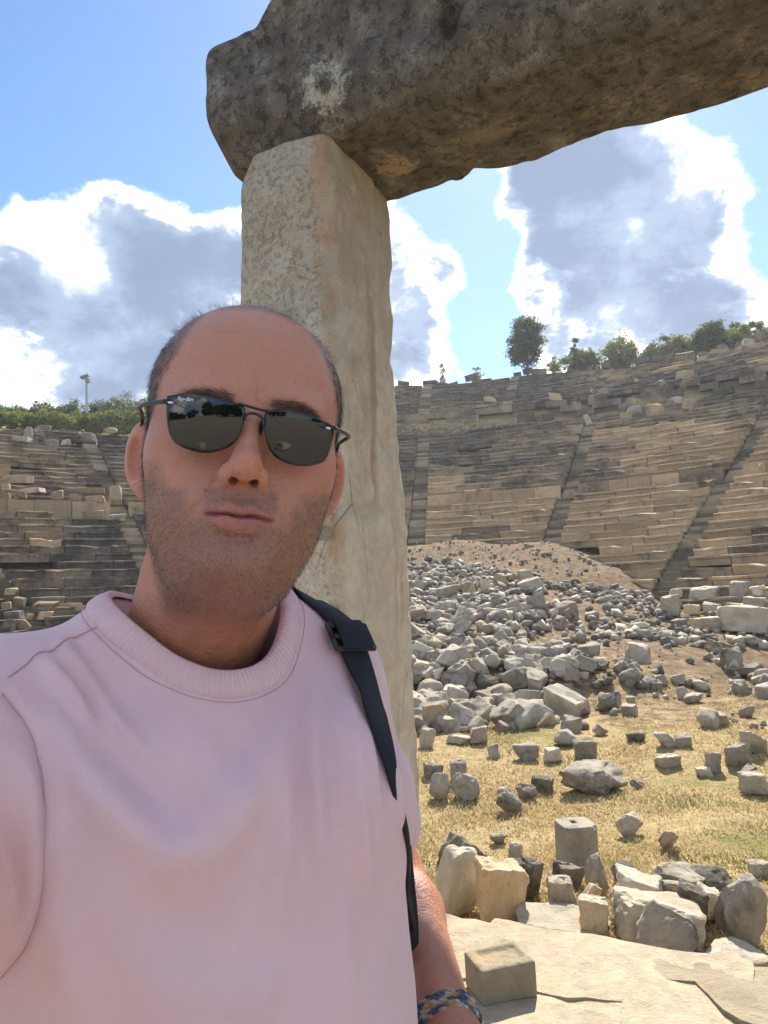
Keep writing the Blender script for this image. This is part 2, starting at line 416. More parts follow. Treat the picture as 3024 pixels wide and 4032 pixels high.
# ------------------------------------------------------------------ ground sheet (polar round the camera, out to the horizon)
def build_ground():
    na = 420; rr = np.concatenate([[0.0], np.geomspace(0.25, 2600, 330)])
    th = np.linspace(-math.pi, math.pi, na, endpoint=False); th = th + 0.72 * np.sin(th) * -1.0   # denser ahead of the camera
    A, RR = np.meshgrid(th, rr[1:])
    X = np.concatenate([[0], (RR * np.sin(A)).ravel()]); Y = np.concatenate([[0], (RR * np.cos(A)).ravel()])
    Z = T(X, Y)
    V = np.stack([X, Y, Z], -1); nr = len(rr) - 1
    i = np.arange(nr - 1)[:, None] * na + 1; j = np.arange(na)[None]; j2 = (j + 1) % na
    F = np.stack([i + j, i + j2, i + na + j2, i + na + j], -1).reshape(-1, 4)[:, ::-1]
    me = mesh_of('ground', V, F, MAT_GROUND, True)
    dx, dy = X - CX, Y - CY; r = np.hypot(dx, dy); phi = np.arctan2(dx, dy); w = X * DW[0] + Y * DW[1]
    sc_ = np.maximum(sstep(10.5, 13.0, Y - 1.2 * fbm(np.stack([X * .35, Y * .35, X * 0], -1), 3, 19) * 2) * .8 * sstep(2.5, 4.0, X), sstep(11.6, 13.6, Y - 1.2 * fbm(np.stack([X * .3, Y * .3, X * 0], -1), 3, 9)) * sstep(5.5, 3.0, X))
    g = (1 - sc_) * sstep(9.5, 4.5, np.where(Y < CY - 1, np.minimum(r, 4 + .12 * r), r) - 1.5 * fbm(np.stack([X * .3, Y * .3, X * 0], -1), 3, 9)) + sstep(40.5, 43, r) + .25 * sstep(.5, .8, phi) * sstep(22, 12, r)
    gr = sstep(1.9, 1.2, w); g = g * sstep(3.3, 4.0, w)
    set_color_attr(me, 'cover', np.stack([np.clip(g, 0, 1), gr, g * 0], -1))
    tag(obj('ground', me), 'dry grass and bare soil of the sunken orchestra and slopes', kind='structure')
build_ground()

# ------------------------------------------------------------------ stones: a stock of worn shapes
def hull_mesh(name, seed, kind, detail=0, mat=None):
    q = random.Random(seed); bm = bmesh.new(); pts = []
    if kind == 'block':
        j = q.choice((.16, .23, .30))
        for sx in (-1, 1):
            for sy in (-1, 1):
                for sz in (-1, 1):
                    pts.append(Vector((sx * (.5 - q.random() * j), sy * (.5 - q.random() * j), sz * (.5 - q.random() * j))))
        if q.random() < .7:      # a broken corner
            k = q.randrange(8); c = pts[k]
            pts.pop(k)
            for ax in range(3):
                v = c.copy(); v[ax] *= q.uniform(.1, .6); pts.append(v)
    elif kind == 'slab':
        n = q.choice((5, 6, 7))
        a0 = q.random() * 6
        for k in range(n):
            a = a0 + k * 2 * math.pi / n + q.uniform(-.25, .25); rr = q.uniform(.42, .55)
            for s in (-1, 1): pts.append(Vector((rr * math.cos(a), rr * math.sin(a), s * .5 * q.uniform(.75, 1))))
    else:
        for k in range(22):
            v = Vector((q.gauss(0, 1), q.gauss(0, 1), q.gauss(0, 1))).normalized()
            mx = max(abs(v.x), abs(v.y), abs(v.z)); v = v * (.62 * .5 + .38 * .5 / mx) * q.uniform(.82, 1.05)
            pts.append(v)
    shx, shy = q.uniform(-.22, .22), q.uniform(-.22, .22)
    for p in pts: p.x += p.z * shx; p.y += p.z * shy
    vs_ = [bm.verts.new(p) for p in pts]
    res = bmesh.ops.convex_hull(bm, input=vs_)
    for v in [v for v in bm.verts if not v.link_faces]: bm.verts.remove(v)
    bmesh.ops.dissolve_limit(bm, angle_limit=R(9), verts=bm.verts, edges=bm.edges)
    if detail >= 1:
        bmesh.ops.bevel(bm, geom=[e for e in bm.edges], offset=.035, segments=1, affect='EDGES', profile=.6, clamp_overlap=True)
    bmesh.ops.triangulate(bm, faces=bm.faces)
    if detail >= 2:
        for _ in range(3 if detail == 2 else 4):
            le = [e for e in bm.edges if e.calc_length() > (.16 if detail == 2 else .075)]
            if not le: break
            bmesh.ops.subdivide_edges(bm, edges=le, cuts=1, use_grid_fill=False)
            bmesh.ops.triangulate(bm, faces=[f for f in bm.faces if len(f.verts) > 3])
        bm.normal_update()
        P = np.array([v.co[:] for v in bm.verts]); Nn = np.array([v.normal[:] for v in bm.verts])
        d = fbm(P * 3.2 + seed * 3.7, 4, seed % 50) * .075 + fbm(P * 9 + seed, 3, seed % 40) * .022
        # spalled ledges
        d = d - .045 * (vnoise(P * 2.3 + 40 + seed, 4) > .35)
        for v, a, b in zip(bm.verts, Nn, d): v.co += Vector(a) * float(b)
    me = bpy.data.meshes.new(name); bm.to_mesh(me); bm.free()
    if detail >= 2: me.polygons.foreach_set('use_smooth', np.ones(len(me.polygons), bool))
    if mat: me.materials.append(mat)
    if detail >= 2:
        try: me.set_sharp_from_angle(angle=R(38))
        except Exception: pass
    return me

# ------------------------------------------------------------------ the theatre
def seat_variant(seed, L=1.0, upper=False):
    q = np.random.default_rng(seed)
    prof = [(.05, 0.0), (.035, .25), (-.02, .295), (-.03, .375), (.01, .405), (.80, .40), (.80, 0.0)]
    xs = [-.5, -.485, -.18, .15, .487, .5]; V = []
    for xi in xs:
        e = 1.0 if abs(xi) < .49 else 0.0
        for k, (y, z) in enumerate(prof):
            wear = q.normal() * .016
            yy = y + (0 if k in (5, 6) else wear) + (1 - e) * .03 * (k < 5)
            zz = z + (q.normal() * .012 if k in (2, 3, 4, 5) else 0) - (1 - e) * .02 * (k in (3, 4, 5))
            V.append((xi, yy, zz))
    if q.random() < .45:      # a bite out of the nose
        i = q.integers(1, 4)
        for k in (2, 3, 4):
            x, y, z = V[i * 7 + k]; V[i * 7 + k] = (x, y + q.uniform(.05, .14), z - q.uniform(.01, .09))
    F = []
    for i in range(len(xs) - 1):
        for k in range(6):
            a = i * 7 + k; F.append((a, a + 7, a + 8, a + 1))
    F.append(tuple(range(7))); F.append(tuple(range(len(xs) * 7 - 1, len(xs) * 7 - 8, -1)))
    return np.array(V), F
SEATV = [seat_variant(s) for s in range(8)]
def box_variant(seed):
    q = np.random.default_rng(seed + 100); V = []
    for sx in (-.5, .5):
        for sy in (0, 1):
            for sz in (0, 1): V.append((sx * (1 - .012) + q.normal() * .004, sy + q.normal() * .012, sz + q.normal() * .012))
    return np.array(V), [(0, 1, 3, 2), (4, 6, 7, 5), (0, 4, 5, 1), (2, 3, 7, 6), (1, 5, 7, 3), (0, 2, 6, 4)]
BOXV = [box_variant(s) for s in range(6)]
MATS3 = [MAT_TAN, MAT_BROWN, MAT_DARK]
_share = {}
def shared(kind, v, mi):
    k = (kind, v, mi)
    if k not in _share:
        V, F = (SEATV if kind == 'seat_block' else BOXV)[v]
        _share[k] = mesh_of(kind, V, F, MATS3[mi])
    return _share[k]
theatre = tag(empty('ancient_theatre', (CX, CY, -1.0)), 'ruined ancient stone theatre with curved rising rows of seats', 'theatre')
theatre_origin = Vector((CX, CY, -1.0))
def tone_of(phi, z, r):
    n = float(fbm(np.array([[phi * 7.0, z * .33, 3.1]]), 4, 21)[0]) * 1.5 + rnd.uniform(-.08, .08)
    if phi < -.3: b = .78
    elif z < 6: b = -.45 + .5 * max(0, phi - .72) / .3
    elif z < 9: b = -.18
    elif z < 13.3: b = .0 + (z - 9) * .1
    else: b = .45
    v = n + b
    return 0 if v < .02 else (1 if v < .52 else 2)
def build_theatre():
    pieces = []   # (kind, variant, tone, matrix(4x4 np), score)
    def add(kind, nv, r, phi, z, L, dy, dz, tone, jit=1.0, tilt=0.0):
        tg = Vector((math.cos(phi), -math.sin(phi), 0)); rd = Vector((math.sin(phi), math.cos(phi), 0))
        M = Matrix((tg * L, rd * dy, Vector((0, 0, 1)) * dz)).transposed().to_4x4()
        rot = Matrix.Rotation(rnd.gauss(0, .010) * jit, 4, 'Z') @ Matrix.Rotation(rnd.gauss(0, .010) * jit + tilt * rnd.gauss(0, .12), 4, tg) @ Matrix.Rotation(rnd.gauss(0, .008) * jit + tilt * rnd.gauss(0, .06), 4, rd)
        M = rot @ M
        M.translation = Vector((CX, CY, 0)) + rd * (r + rnd.gauss(0, .022) * jit) + Vector((0, 0, z + rnd.gauss(0, .015) * jit))
        c = M.translation + Vector((0, 0, dz * .2)); q = project(np.array(c))
        g = float(T(c.x, c.y))
        if g > c.z + dz * .5: return               # under the scree
        vis = 0 < q[0] < 768 and 300 < q[1] < 1024 and (q[0] > 405 or q[0] < 150) and q[2] > 0
        sc = (L * dz) / q[2] ** 2 if vis else 0
        pieces.append((kind, rnd.randrange(nv), tone, np.array(M), sc))
    def row(kind, nv, r, z, dy, dz, lens, phis, gaps, gw, miss=0.03, jit=1.0, tiltp=.03):
        """blocks along an arc, broken at the stairs"""
        edges = [phis[0]] + [g for g in gaps if phis[0] < g < phis[1]] + [phis[1]]
        for a, b in zip(edges[:-1], edges[1:]):
            p0 = a + (gw / 2 / r if a in gaps else 0); p1 = b - (gw / 2 / r if b in gaps else 0)
            p = p0
            while p < p1 - .2 / r:
                L = rnd.uniform(*lens); rest = (p1 - p) * r
                if rest - L < lens[0] * .5: L = rest
                ph = p + L / 2 / r; p += L / r
                x, y = CX + r * math.sin(ph), CY + r * math.cos(ph)
                if rnd.random() < miss or (r > 43 and z + dz > float(zrim(ph)) + .15 + .5 * float(vnoise(np.array([[ph * 60, 0., 0.]]), 3)[0])): continue
                ti = 1.0 if rnd.random() < tiltp else 0.0
                add(kind, nv, r, ph, z, L * .993, dy, dz, tone_of(ph, z, r) if kind != 'parapet_block' else (0 if rnd.random() < .85 else 1), jit, ti)
    span = (-1.05, 1.12)
    for k in range(18):       # lower seats
        row('seat_block', 8, 14.2 + .735 * k, -1 + .4 * k, 1.0, 1.0, (1.3, 2.9), span, STAIRS, .95, .012, 1.0 + (k < 5) * 1.2, .03 + .06 * (k < 5))
    row('parapet_block', 6, 28.45, 6.0, .5, 1.0, (1.0, 2.0), span, STAIRS, 1.0, .004, .6)
    for k in range(16):       # middle seats
        row('seat_block', 8, 29.3 + .735 * k, 6.95 + .4 * k, 1.0, 1.0, (1.3, 2.9), span, STAIRS, .95, .012 + .012 * max(0, k - 9), 1.2 + .12 * k, .03 + .012 * k)
    up = (UP_FROM, 1.1); UST = sorted(STAIRS + [s + .155 for s in STAIRS])
    for j in range(4):        # wall behind the walkway
        row('wall_block', 6, 42.0, 13.4 + .48 * j, .6, .48, (.8, 1.8), up, [], 1.0, .03 + .10 * j, 1.2)
    for k in range(17):       # upper seats
        row('seat_block', 8, 42.8 + .885 * k, 15.3 + .4 * k, 1.12, 1.0, (1.1, 2.6), up, UST, .95, .05 + .012 * k, 2.2, .10)
    for i in range(70):       # coping stones tumbled on the rim
        ph = rnd.uniform(*up); zr_ = float(zrim(ph)); add('wall_block', 6, 42.8 + (zr_ - 15.3) / .4 * .885 + rnd.uniform(-1.5, 1.0), ph, zr_ - .25, rnd.uniform(.6, 1.6), rnd.uniform(.5, .9), rnd.uniform(.3, .8), 2, 6, 2)
    order = sorted(range(len(pieces)), key=lambda i: -pieces[i][4])
    count = {}; single = set()
    for i in order:
        k = pieces[i][0]
        if pieces[i][4] > 0 and count.get(k, 0) < 295: count[k] = count.get(k, 0) + 1; single.add(i)
    rest = {}
    O = np.array(theatre_origin)
    for i, (kind, v, t, M, sc) in enumerate(pieces):
        if i in single:
            o = bpy.data.objects.new(kind, shared(kind, v, t)); COL.objects.link(o); o.parent = theatre
            mm = Matrix(M.tolist()); mm.translation = mm.translation - theatre_origin; o.matrix_basis = mm
        else: rest.setdefault(kind, []).append((v, t, M))
    for kind, lst in rest.items():
        VV, FF, MI = [], [], []; n = 0
        for v, t, M in lst:
            V, F = (SEATV if kind == 'seat_block' else BOXV)[v]
            VV.append(V @ M[:3, :3].T + M[:3, 3] - O); FF += [tuple(a + n for a in f) for f in F]; MI += [t] * len(F); n += len(V)
        me = mesh_of('more_' + kind + 's', np.concatenate(VV), FF)
        for mt in MATS3: me.materials.append(mt)
        me.polygons.foreach_set('material_index', np.array(MI, np.int32))
        tag(obj('more_' + kind + 's', me, theatre), kind='stuff')
    # stairways: each flight a part of its own
    def flight(phi, r0, z0, n, rise, run, w):
        V, F = [], []
        tg = np.array([math.cos(phi), -math.sin(phi), 0]); rd = np.array([math.sin(phi), math.cos(phi), 0])
        for k in range(n):
            Vb, Fb = BOXV[k % 6]; b = len(V)
            for x, y, z in Vb:
                p = tg * (x * w) + rd * (r0 + run * k + y * (run + .25)) + np.array([0, 0, z0 + rise * (k + z) - (.3 if z < .5 else 0) + .88 + .02 * math.sin(k * 7.3)])
                V.append(p)
            F += [tuple(a + b for a in f) for f in Fb]
        return mesh_of('stair_flight', V, F, MAT_STEP)
    for s in STAIRS:
        obj('stair_flight', flight(s, 14.2, -1, 36, .2, .3675, .93), theatre)
        obj('stair_flight', flight(s, 28.2, 6.15, 36, .2, .36, .93), theatre)
    for s in UST:
        if s > UP_FROM: obj('stair_flight', flight(s, 42.6, 15.2, int((float(zrim(s)) - 15.2) / .2), .2, .4425, .93), theatre)
build_theatre()
# ------------------------------------------------------------------ doorway: terrace paving, pillar, lintel
def duw(u, w, z=0.0):
    return Vector((DU[0] * u + DW[0] * w, DU[1] * u + DW[1] * w, z))
def stone_sdf(name, half, seed, h, mat, edit=None, rnd_=.03, amp=.02, sm=1):
    """a worn squared stone: rounded box, noise and breakages, meshed from a distance field"""
    g = [np.arange(-a - .12, a + .12 + h, h) for a in half]
    P = np.stack(np.meshgrid(*g, indexing='ij'), -1)
    q = np.abs(P) - (np.array(half) - rnd_)
    D = np.sqrt((np.maximum(q, 0) ** 2).sum(-1)) + np.minimum(q.max(-1), 0) - rnd_
    near = np.abs(D) < .2
    pn = P[near]
    D[near] += fbm(pn * 2.6 + seed, 4, seed) * amp * 1.3 + fbm(pn * 11 + seed * 2, 3, seed + 5) * amp * .45
    if edit is not None: D = edit(P, D)
    V, F = surface_nets(D.astype(np.float32), [a[0] for a in g], h)
    V = smooth_mesh(V, F, sm, .4)
    return mesh_of(name, V, F, mat, True)

def pillar_mat():
    M = Mat('jamb_limestone', .92, .15); p = M.coord('Object')
    big = M.noise(p, 1.6, 4, .6, .5); mid = M.noise(p, 9, 6, .7, .4); fine = M.noise(p, 55, 5, .75); pit = M.noise(p, 42, 6, .75, .5)
    c = M.mix(M.ramp(mid, .35, .65), (0.57, 0.49, 0.37), (0.67, 0.60, 0.48))
    c = M.mix(M.ramp(big, .52, .70), c, (0.56, 0.43, 0.27))
    st = M.noise(M.mapping(p, (7, 7, .7)), 1.0, 4, .6, .3)
    c = M.mix(M.math('MULTIPLY', M.ramp(st, .60, .72), .6), c, (0.40, 0.20, 0.10))
    sep = M.nd('ShaderNodeSeparateXYZ'); M.L.new(p, sep.inputs[0])
    # grey lichen crust, thicker towards the head of the jamb
    up_ = M.ramp(M.math('ADD', M.math('MULTIPLY', sep.outputs[2], .16), M.math('MULTIPLY', M.noise(p, 4.5, 5, .7, .5), .9)), .38, .72)
    rough = M.ramp(M.math('ADD', sep.outputs[0], M.math('MULTIPLY', M.math('SUBTRACT', mid, .5), .12)), .15, .23, 1.0, .22)
    c = M.mix(M.math('MULTIPLY', up_, .60), c, (0.30, 0.265, 0.215))
    c = M.mix(M.math('MULTIPLY', M.math('MULTIPLY', M.ramp(pit, .56, .74), M.math('MULTIPLY', rough, M.ramp(M.noise(p, 2.6, 4, .6, .4), .38, .62, .15, 1.0))), .75), c, (0.15, 0.128, 0.10))
    c = M.mix(M.math('MULTIPLY', M.ramp(fine, .58, .72), .35), c, (0.66, 0.62, 0.54))
    vs_ = M.noise(M.mapping(p, (9, 9, .9)), 1.0, 5, .65, .2); c = M.mix(M.math('MULTIPLY', M.ramp(vs_, .52, .68), .35), c, (0.30, 0.27, 0.22))
    dv = M.nd('ShaderNodeVectorMath', operation='DISTANCE'); M.L.new(M.mapping(p, (1, 1, 0)), dv.inputs[0]); dv.inputs[1].default_value = (PIL_A / 2 - .01, -PIL_B / 2 + .01, 0)
    rs = M.math('ADD', dv.outputs['Value'], M.math('MULTIPLY', M.math('SUBTRACT', M.noise(M.mapping(p, (5, 5, 1.4)), 1.0, 5, .7, .4), .5), .30))
    c = M.mix(M.math('MULTIPLY', M.math('MULTIPLY', M.ramp(rs, .01, .075, 1, 0), M.ramp(M.noise(p, 2.1, 4, .6, .3), .40, .60)), .65), c, (0.42, 0.235, 0.12))
    crk = M.vor(M.mapping(p, (3.0, 3.0, 1.3)), 1.0, 'DISTANCE_TO_EDGE'); crm = M.math('MULTIPLY', M.ramp(crk, .0, .012, 1, 0), M.ramp(M.noise(p, 1.7, 3, .6), .50, .62))
    c = M.mix(M.math('MULTIPLY', crm, .7), c, (0.12, 0.10, 0.08))
    M.color(c)
    b1 = M.bump(M.math('SUBTRACT', mid, M.math('MULTIPLY', M.math('MULTIPLY', M.ramp(pit, .5, .75), rough), .5)), .7, .03)
    M.bump(fine, .8, .010, b1)
    return M.m
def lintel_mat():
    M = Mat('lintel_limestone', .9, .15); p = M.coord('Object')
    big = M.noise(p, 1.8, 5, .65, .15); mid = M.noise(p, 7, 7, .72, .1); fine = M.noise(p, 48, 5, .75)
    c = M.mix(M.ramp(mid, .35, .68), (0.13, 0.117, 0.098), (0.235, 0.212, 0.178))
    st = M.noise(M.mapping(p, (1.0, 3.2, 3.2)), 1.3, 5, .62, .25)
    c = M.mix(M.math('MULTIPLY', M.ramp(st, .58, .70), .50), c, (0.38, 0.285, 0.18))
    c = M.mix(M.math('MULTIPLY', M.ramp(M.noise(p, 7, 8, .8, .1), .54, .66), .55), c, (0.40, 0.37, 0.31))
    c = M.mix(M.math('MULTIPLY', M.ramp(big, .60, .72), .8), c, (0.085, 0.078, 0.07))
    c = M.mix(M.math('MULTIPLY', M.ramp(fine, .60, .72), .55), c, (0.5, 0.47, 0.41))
    # the round crust of pale lichen, and fresh spalls of orange stone
    def spot(cx, cy, cz, r, col, c, soft=.25, sc=14):
        v = M.nd('ShaderNodeVectorMath', operation='DISTANCE'); M.L.new(p, v.inputs[0]); v.inputs[1].default_value = (cx, cy, cz)
        n = M.noise(p, sc, 6, .8, .6)
        d = M.math('ADD', v.outputs['Value'], M.math('MULTIPLY', M.math('SUBTRACT', n, .5), r * 2.4))
        return M.mix(M.ramp(d, r * (1 - soft), r, 1, 0), c, col)
    for s in LINTEL_SPOTS: c = spot(*s[:5], c, *s[5:])
    M.color(c)
    pt = M.ramp(M.noise(p, 24, 5, .75, .2), .52, .70); c = M.mix(M.math('MULTIPLY', pt, .45), c, (0.07, 0.062, 0.052)); M.color(c)
    b1 = M.bump(M.math('SUBTRACT', M.math('ADD', mid, M.math('MULTIPLY', big, .6)), M.math('MULTIPLY', pt, .35)), 1.0, .06)
    M.bump(fine, .9, .010, b1)
    return M.m
# jamb: nearest corner K, faces run along -DU (left) and +DW (back)
KU, KW = -1.48, 2.62
P0 = at(340, 500, 3.0)
KU, KW = P0.x * DU[0] + P0.y * DU[1], P0.x * DW[0] + P0.y * DW[1]
PIL_A, PIL_B, PIL_H = 0.50, 0.64, 3.53
def jamb_edit(P, D):
    x, y, z = P[..., 0], P[..., 1], P[..., 2]
    top = PIL_H / 2
    # broken shoulders under the lintel, ragged left edge, a chipped arris
    D = smax(D, (z - top + .16) * .8 - .30 * (x + .25) * -1 * -1 * 0 + np.maximum(0, (-x - .12)) * 1.1 - .13, .03)
    D = smax(D, (-x - .235) - .03 * fbm(np.stack([y * 2, z * 3.2, x * 0], -1), 4, 31) + np.maximum(0, z - .9) * .05, .02)
    ch = vnoise(np.stack([z * 3.1, z * 0, z * 0], -1), 77)
    D = smax(D, ((x - .25) - (y + .30)) * .707 + .030 + .028 * ch + .02 * fbm(P * 6, 2, 8), .015)
    D = np.maximum(D, -(s_ell(P, (.20, -.30, .45), (.09, .06, .05))))
    D = np.maximum(D, -(s_ell(P, (.16, -.31, .02), (.05, .04, .03))))
    D = np.maximum(D, -(s_ell(P, (.23, -.28, -.35), (.06, .05, .09))))
    return D
MAT_PILLAR = pillar_mat()
pil = obj('stone_pillar', stone_sdf('stone_pillar', (PIL_A / 2, PIL_B / 2, PIL_H / 2), 4, .0125, MAT_PILLAR, jamb_edit, .03, .026),
          loc=duw(KU - PIL_A / 2, KW + PIL_B / 2, PIL_H / 2 + .0), rot=(0, 0, -DOOR_A))
tag(pil, 'tall weathered limestone door jamb standing behind the man', 'pillar')
pil2 = obj('stone_pillar', pil.data, loc=duw(KU + 2.45, KW + PIL_B / 2 + .02, PIL_H / 2), rot=(0, 0, -DOOR_A + math.pi))
tag(pil2, 'second limestone door jamb carrying the far right end of the lintel', 'pillar')
LEN, LH, LD = 3.55, .74, .74
L_U0 = KU - PIL_A - .165
def lintel_edit(P, D):
    x, y, z = P[..., 0], P[..., 1], P[..., 2]; xe = x + LEN / 2
    # rounded, broken left end; top rises in a broken step away from it
    D = smax(D, (z - .22) - np.clip((xe - .36) * .8, 0, .32) + .03 * fbm(P * 3, 3, 12), .05)
    D = smax(D, (-xe + .03) * .85 + np.maximum(0, np.abs(z - .02) - .14) * .30 + np.maximum(0, -y - .2) * .2, .05)
    D = smax(D, -(y + LD / 2) * .6 - (z + LH / 2) * .6 + .09 + .02 * fbm(P * 2.4, 3, 15), .05)       # worn lower arris
    D = smax(D, (-(z + LH / 2)) + .02 - .04 * np.clip((y - .2) * 4, 0, 1) * (vnoise(np.stack([x * 2.2, x * 0, x * 0], -1), 9) > -.1), .02)
    D = np.maximum(D, -s_ell(P, (-LEN / 2 + 1.27, -.36, -.10), (.045, .09, .10)))
    return D
lint_loc = duw(L_U0 + LEN / 2, KW + PIL_B / 2 - .02, PIL_H + LH / 2 - .045)
_iL = (Matrix.Translation(lint_loc) @ Matrix.Rotation(-DOOR_A, 4, 'Z')).inverted()
def on_front(px, py, y=-LD / 2):
    """the point of the lintel's front face seen at a pixel"""
    o = _iL @ CAM; d = _iL.to_3x3() @ ray(px, py); t = (y - o.y) / d.y; return o + d * t
def on_under(px, py, z=-LH / 2):
    o = _iL @ CAM; d = _iL.to_3x3() @ ray(px, py); t = (z - o.z) / d.z; return o + d * t
_a = on_front(322, 84); _b = on_front(489, 46); _u1 = on_under(395, 172)
LINTEL_SPOTS = [(_a.x, _a.y, _a.z, .120, (0.52, 0.50, 0.44), .35, 30), (_a.x + .01, _a.y, _a.z + .01, .06, (0.15, 0.14, 0.12), .5, 22),
                (_b.x, _b.y, _b.z, .06, (0.50, 0.36, 0.235), .4, 9), (_u1.x, _u1.y, _u1.z, .12, (0.46, 0.35, 0.24), .4, 9)]
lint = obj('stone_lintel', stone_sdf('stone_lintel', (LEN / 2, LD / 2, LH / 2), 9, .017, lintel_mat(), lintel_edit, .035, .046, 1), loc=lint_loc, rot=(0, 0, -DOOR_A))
tag(lint, 'huge dark weathered stone lintel bridging the doorway overhead', 'lintel')

# paving: separate worn slabs
def outline_slab(pts, z0, z1, seed):
    """slab from an outline: ragged edges, uneven worn top"""
    q = random.Random(seed); P = []
    n = len(pts); cc = sum((Vector(p) for p in pts), Vector((0, 0))) / n; pts = [Vector(p) + (cc - Vector(p)).normalized() * .011 for p in pts]
    for i in range(n):
        a, b = Vector(pts[i]), Vector(pts[(i + 1) % n]); L = (b - a).length; k = max(1, int(L / .06))
        for j in range(k):
            p = a.lerp(b, j / k); nn = Vector((-(b - a).y, (b - a).x)).normalized()
            s = float(fbm(np.array([[p.x * 6, p.y * 6, seed]]), 3, seed)[0]) * .022 if j else 0
            P.append(p + nn * s)
    bm = bmesh.new(); vs_ = [bm.verts.new((p.x, p.y, z1)) for p in P]; f = bm.faces.new(vs_)
    if f.normal.z < 0 or f.calc_area() < 0: bmesh.ops.reverse_faces(bm, faces=[f])
    bm.normal_update()
    if bm.faces[:][0].normal.z < 0: bmesh.ops.reverse_faces(bm, faces=bm.faces[:])
    r = bmesh.ops.inset_region(bm, faces=bm.faces[:], thickness=.022, depth=0.0)
    inner = [g for g in bm.faces if g not in r['faces']]
    for v in inner[0].verts: v.co.z += .014
    r = bmesh.ops.inset_region(bm, faces=inner, thickness=.05, depth=0.0)
    ex = [e for e in bm.edges if e.is_boundary]
    g = bmesh.ops.extrude_edge_only(bm, edges=ex); 
    for v in [v for v in g['geom'] if isinstance(v, bmesh.types.BMVert)]: v.co.z = z0
    bmesh.ops.triangulate(bm, faces=[f for f in bm.faces if len(f.verts) > 4])
    for _ in range(5):
        le = [e for e in bm.edges if e.calc_length() > .08 and all(v.co.z > z1 - .02 for v in e.verts)]
        if not le: break
        bmesh.ops.subdivide_edges(bm, edges=le, cuts=1); bmesh.ops.triangulate(bm, faces=[f for f in bm.faces if len(f.verts) > 4])
    for v in bm.verts:
        if v.co.z > z1 - .03:
            P_ = np.array([[v.co.x * 2.2, v.co.y * 2.2, seed]])
            v.co.z += float(fbm(P_, 4, 41)[0]) * .030 + float(fbm(P_ * 5.5, 2, 43)[0]) * .008
    bmesh.ops.recalc_face_normals(bm, faces=bm.faces[:])
    me = bpy.data.meshes.new('paving_slab'); bm.to_mesh(me); bm.free()
    me.polygons.foreach_set('use_smooth', np.ones(len(me.polygons), bool))
    try: me.set_sharp_from_angle(angle=R(40))
    except Exception: pass
    me.materials.append(MAT_SLAB); return me
pave = tag(empty('pavement', (0, 0, 0)), kind='structure')
def build_paving():
    """slabs laid out along the doorway, in u (along the wall) and w (towards the theatre)"""
    q = random.Random(3)
    def pp(px, py):
        d = ray(px, py); t = (0.0 - CAM_H) / d.z; p = CAM + d * t; return (p.x, p.y)
    zz = lambda pts: [pp(401.3 + x * .221, 761.9 + y * .221) for x, y in pts]     # joints read off the photograph
    S = [zz([(100, 690), (330, 722), (490, 772), (700, 800), (940, 825), (1074, 850), (1056, 965), (1026, 1003), (1010, 1104), (760, 1094), (600, 1064), (300, 1000), (60, 970)]),
         zz([(1098, 852), (1300, 885), (1500, 912), (1800, 955), (1800, 1270), (1545, 1196), (1462, 1146), (1392, 1074), (1316, 1004), (1064, 984), (1082, 955)]),
         zz([(1050, 1010), (1302, 1022), (1374, 1092), (1442, 1164), (1520, 1222), (1700, 1300), (1400, 1330), (1010, 1300), (1026, 1125)]),
         zz([(60, 992), (300, 1018), (600, 1086), (757, 1114), (1008, 1124), (990, 1300), (880, 1340), (40, 1330)])]
    for i, pts in enumerate(S): obj('slab', outline_slab(pts, -.3, 0.0, 50 + i), pave)
    # the rest of the terrace, out of sight of the photograph
    def rect(u0, u1, w0, w1, s):
        g = .012; P = [duw(u0 + g, w0 + g), duw(u1 - g, w0 + g), duw(u1 - g, w1 - g), duw(u0 + g, w1 - g)]
        obj('slab', outline_slab([(p.x, p.y) for p in P], -.3, -.01, s), pave)
    lo = min(min(Vector((x, y)).dot(Vector(DW)) for x, y in p) for p in (S[1], S[3]))
    for wi, (w0, w1) in enumerate(((1.5, 2.32),)):
        u = -3.4 + .3 * wi
        while u < 2.2:
            L = q.uniform(.8, 1.5); rect(u, u + L, w0, w1, 70 + int(u * 10)); u += L
    u = -3.4
    while u < -1.1:
        rect(u, u + 1.1, 2.33, 3.4, 90 + int(u * 10)); u += 1.1
    u = 1.0 + .55
    while u < 3.0:
        rect(u + .6, u + 1.5, 2.33, 3.4, 120 + int(u * 10)); u += .9
build_paving()
for _o in (pil, pil2, lint): _o['kind'] = 'thing'
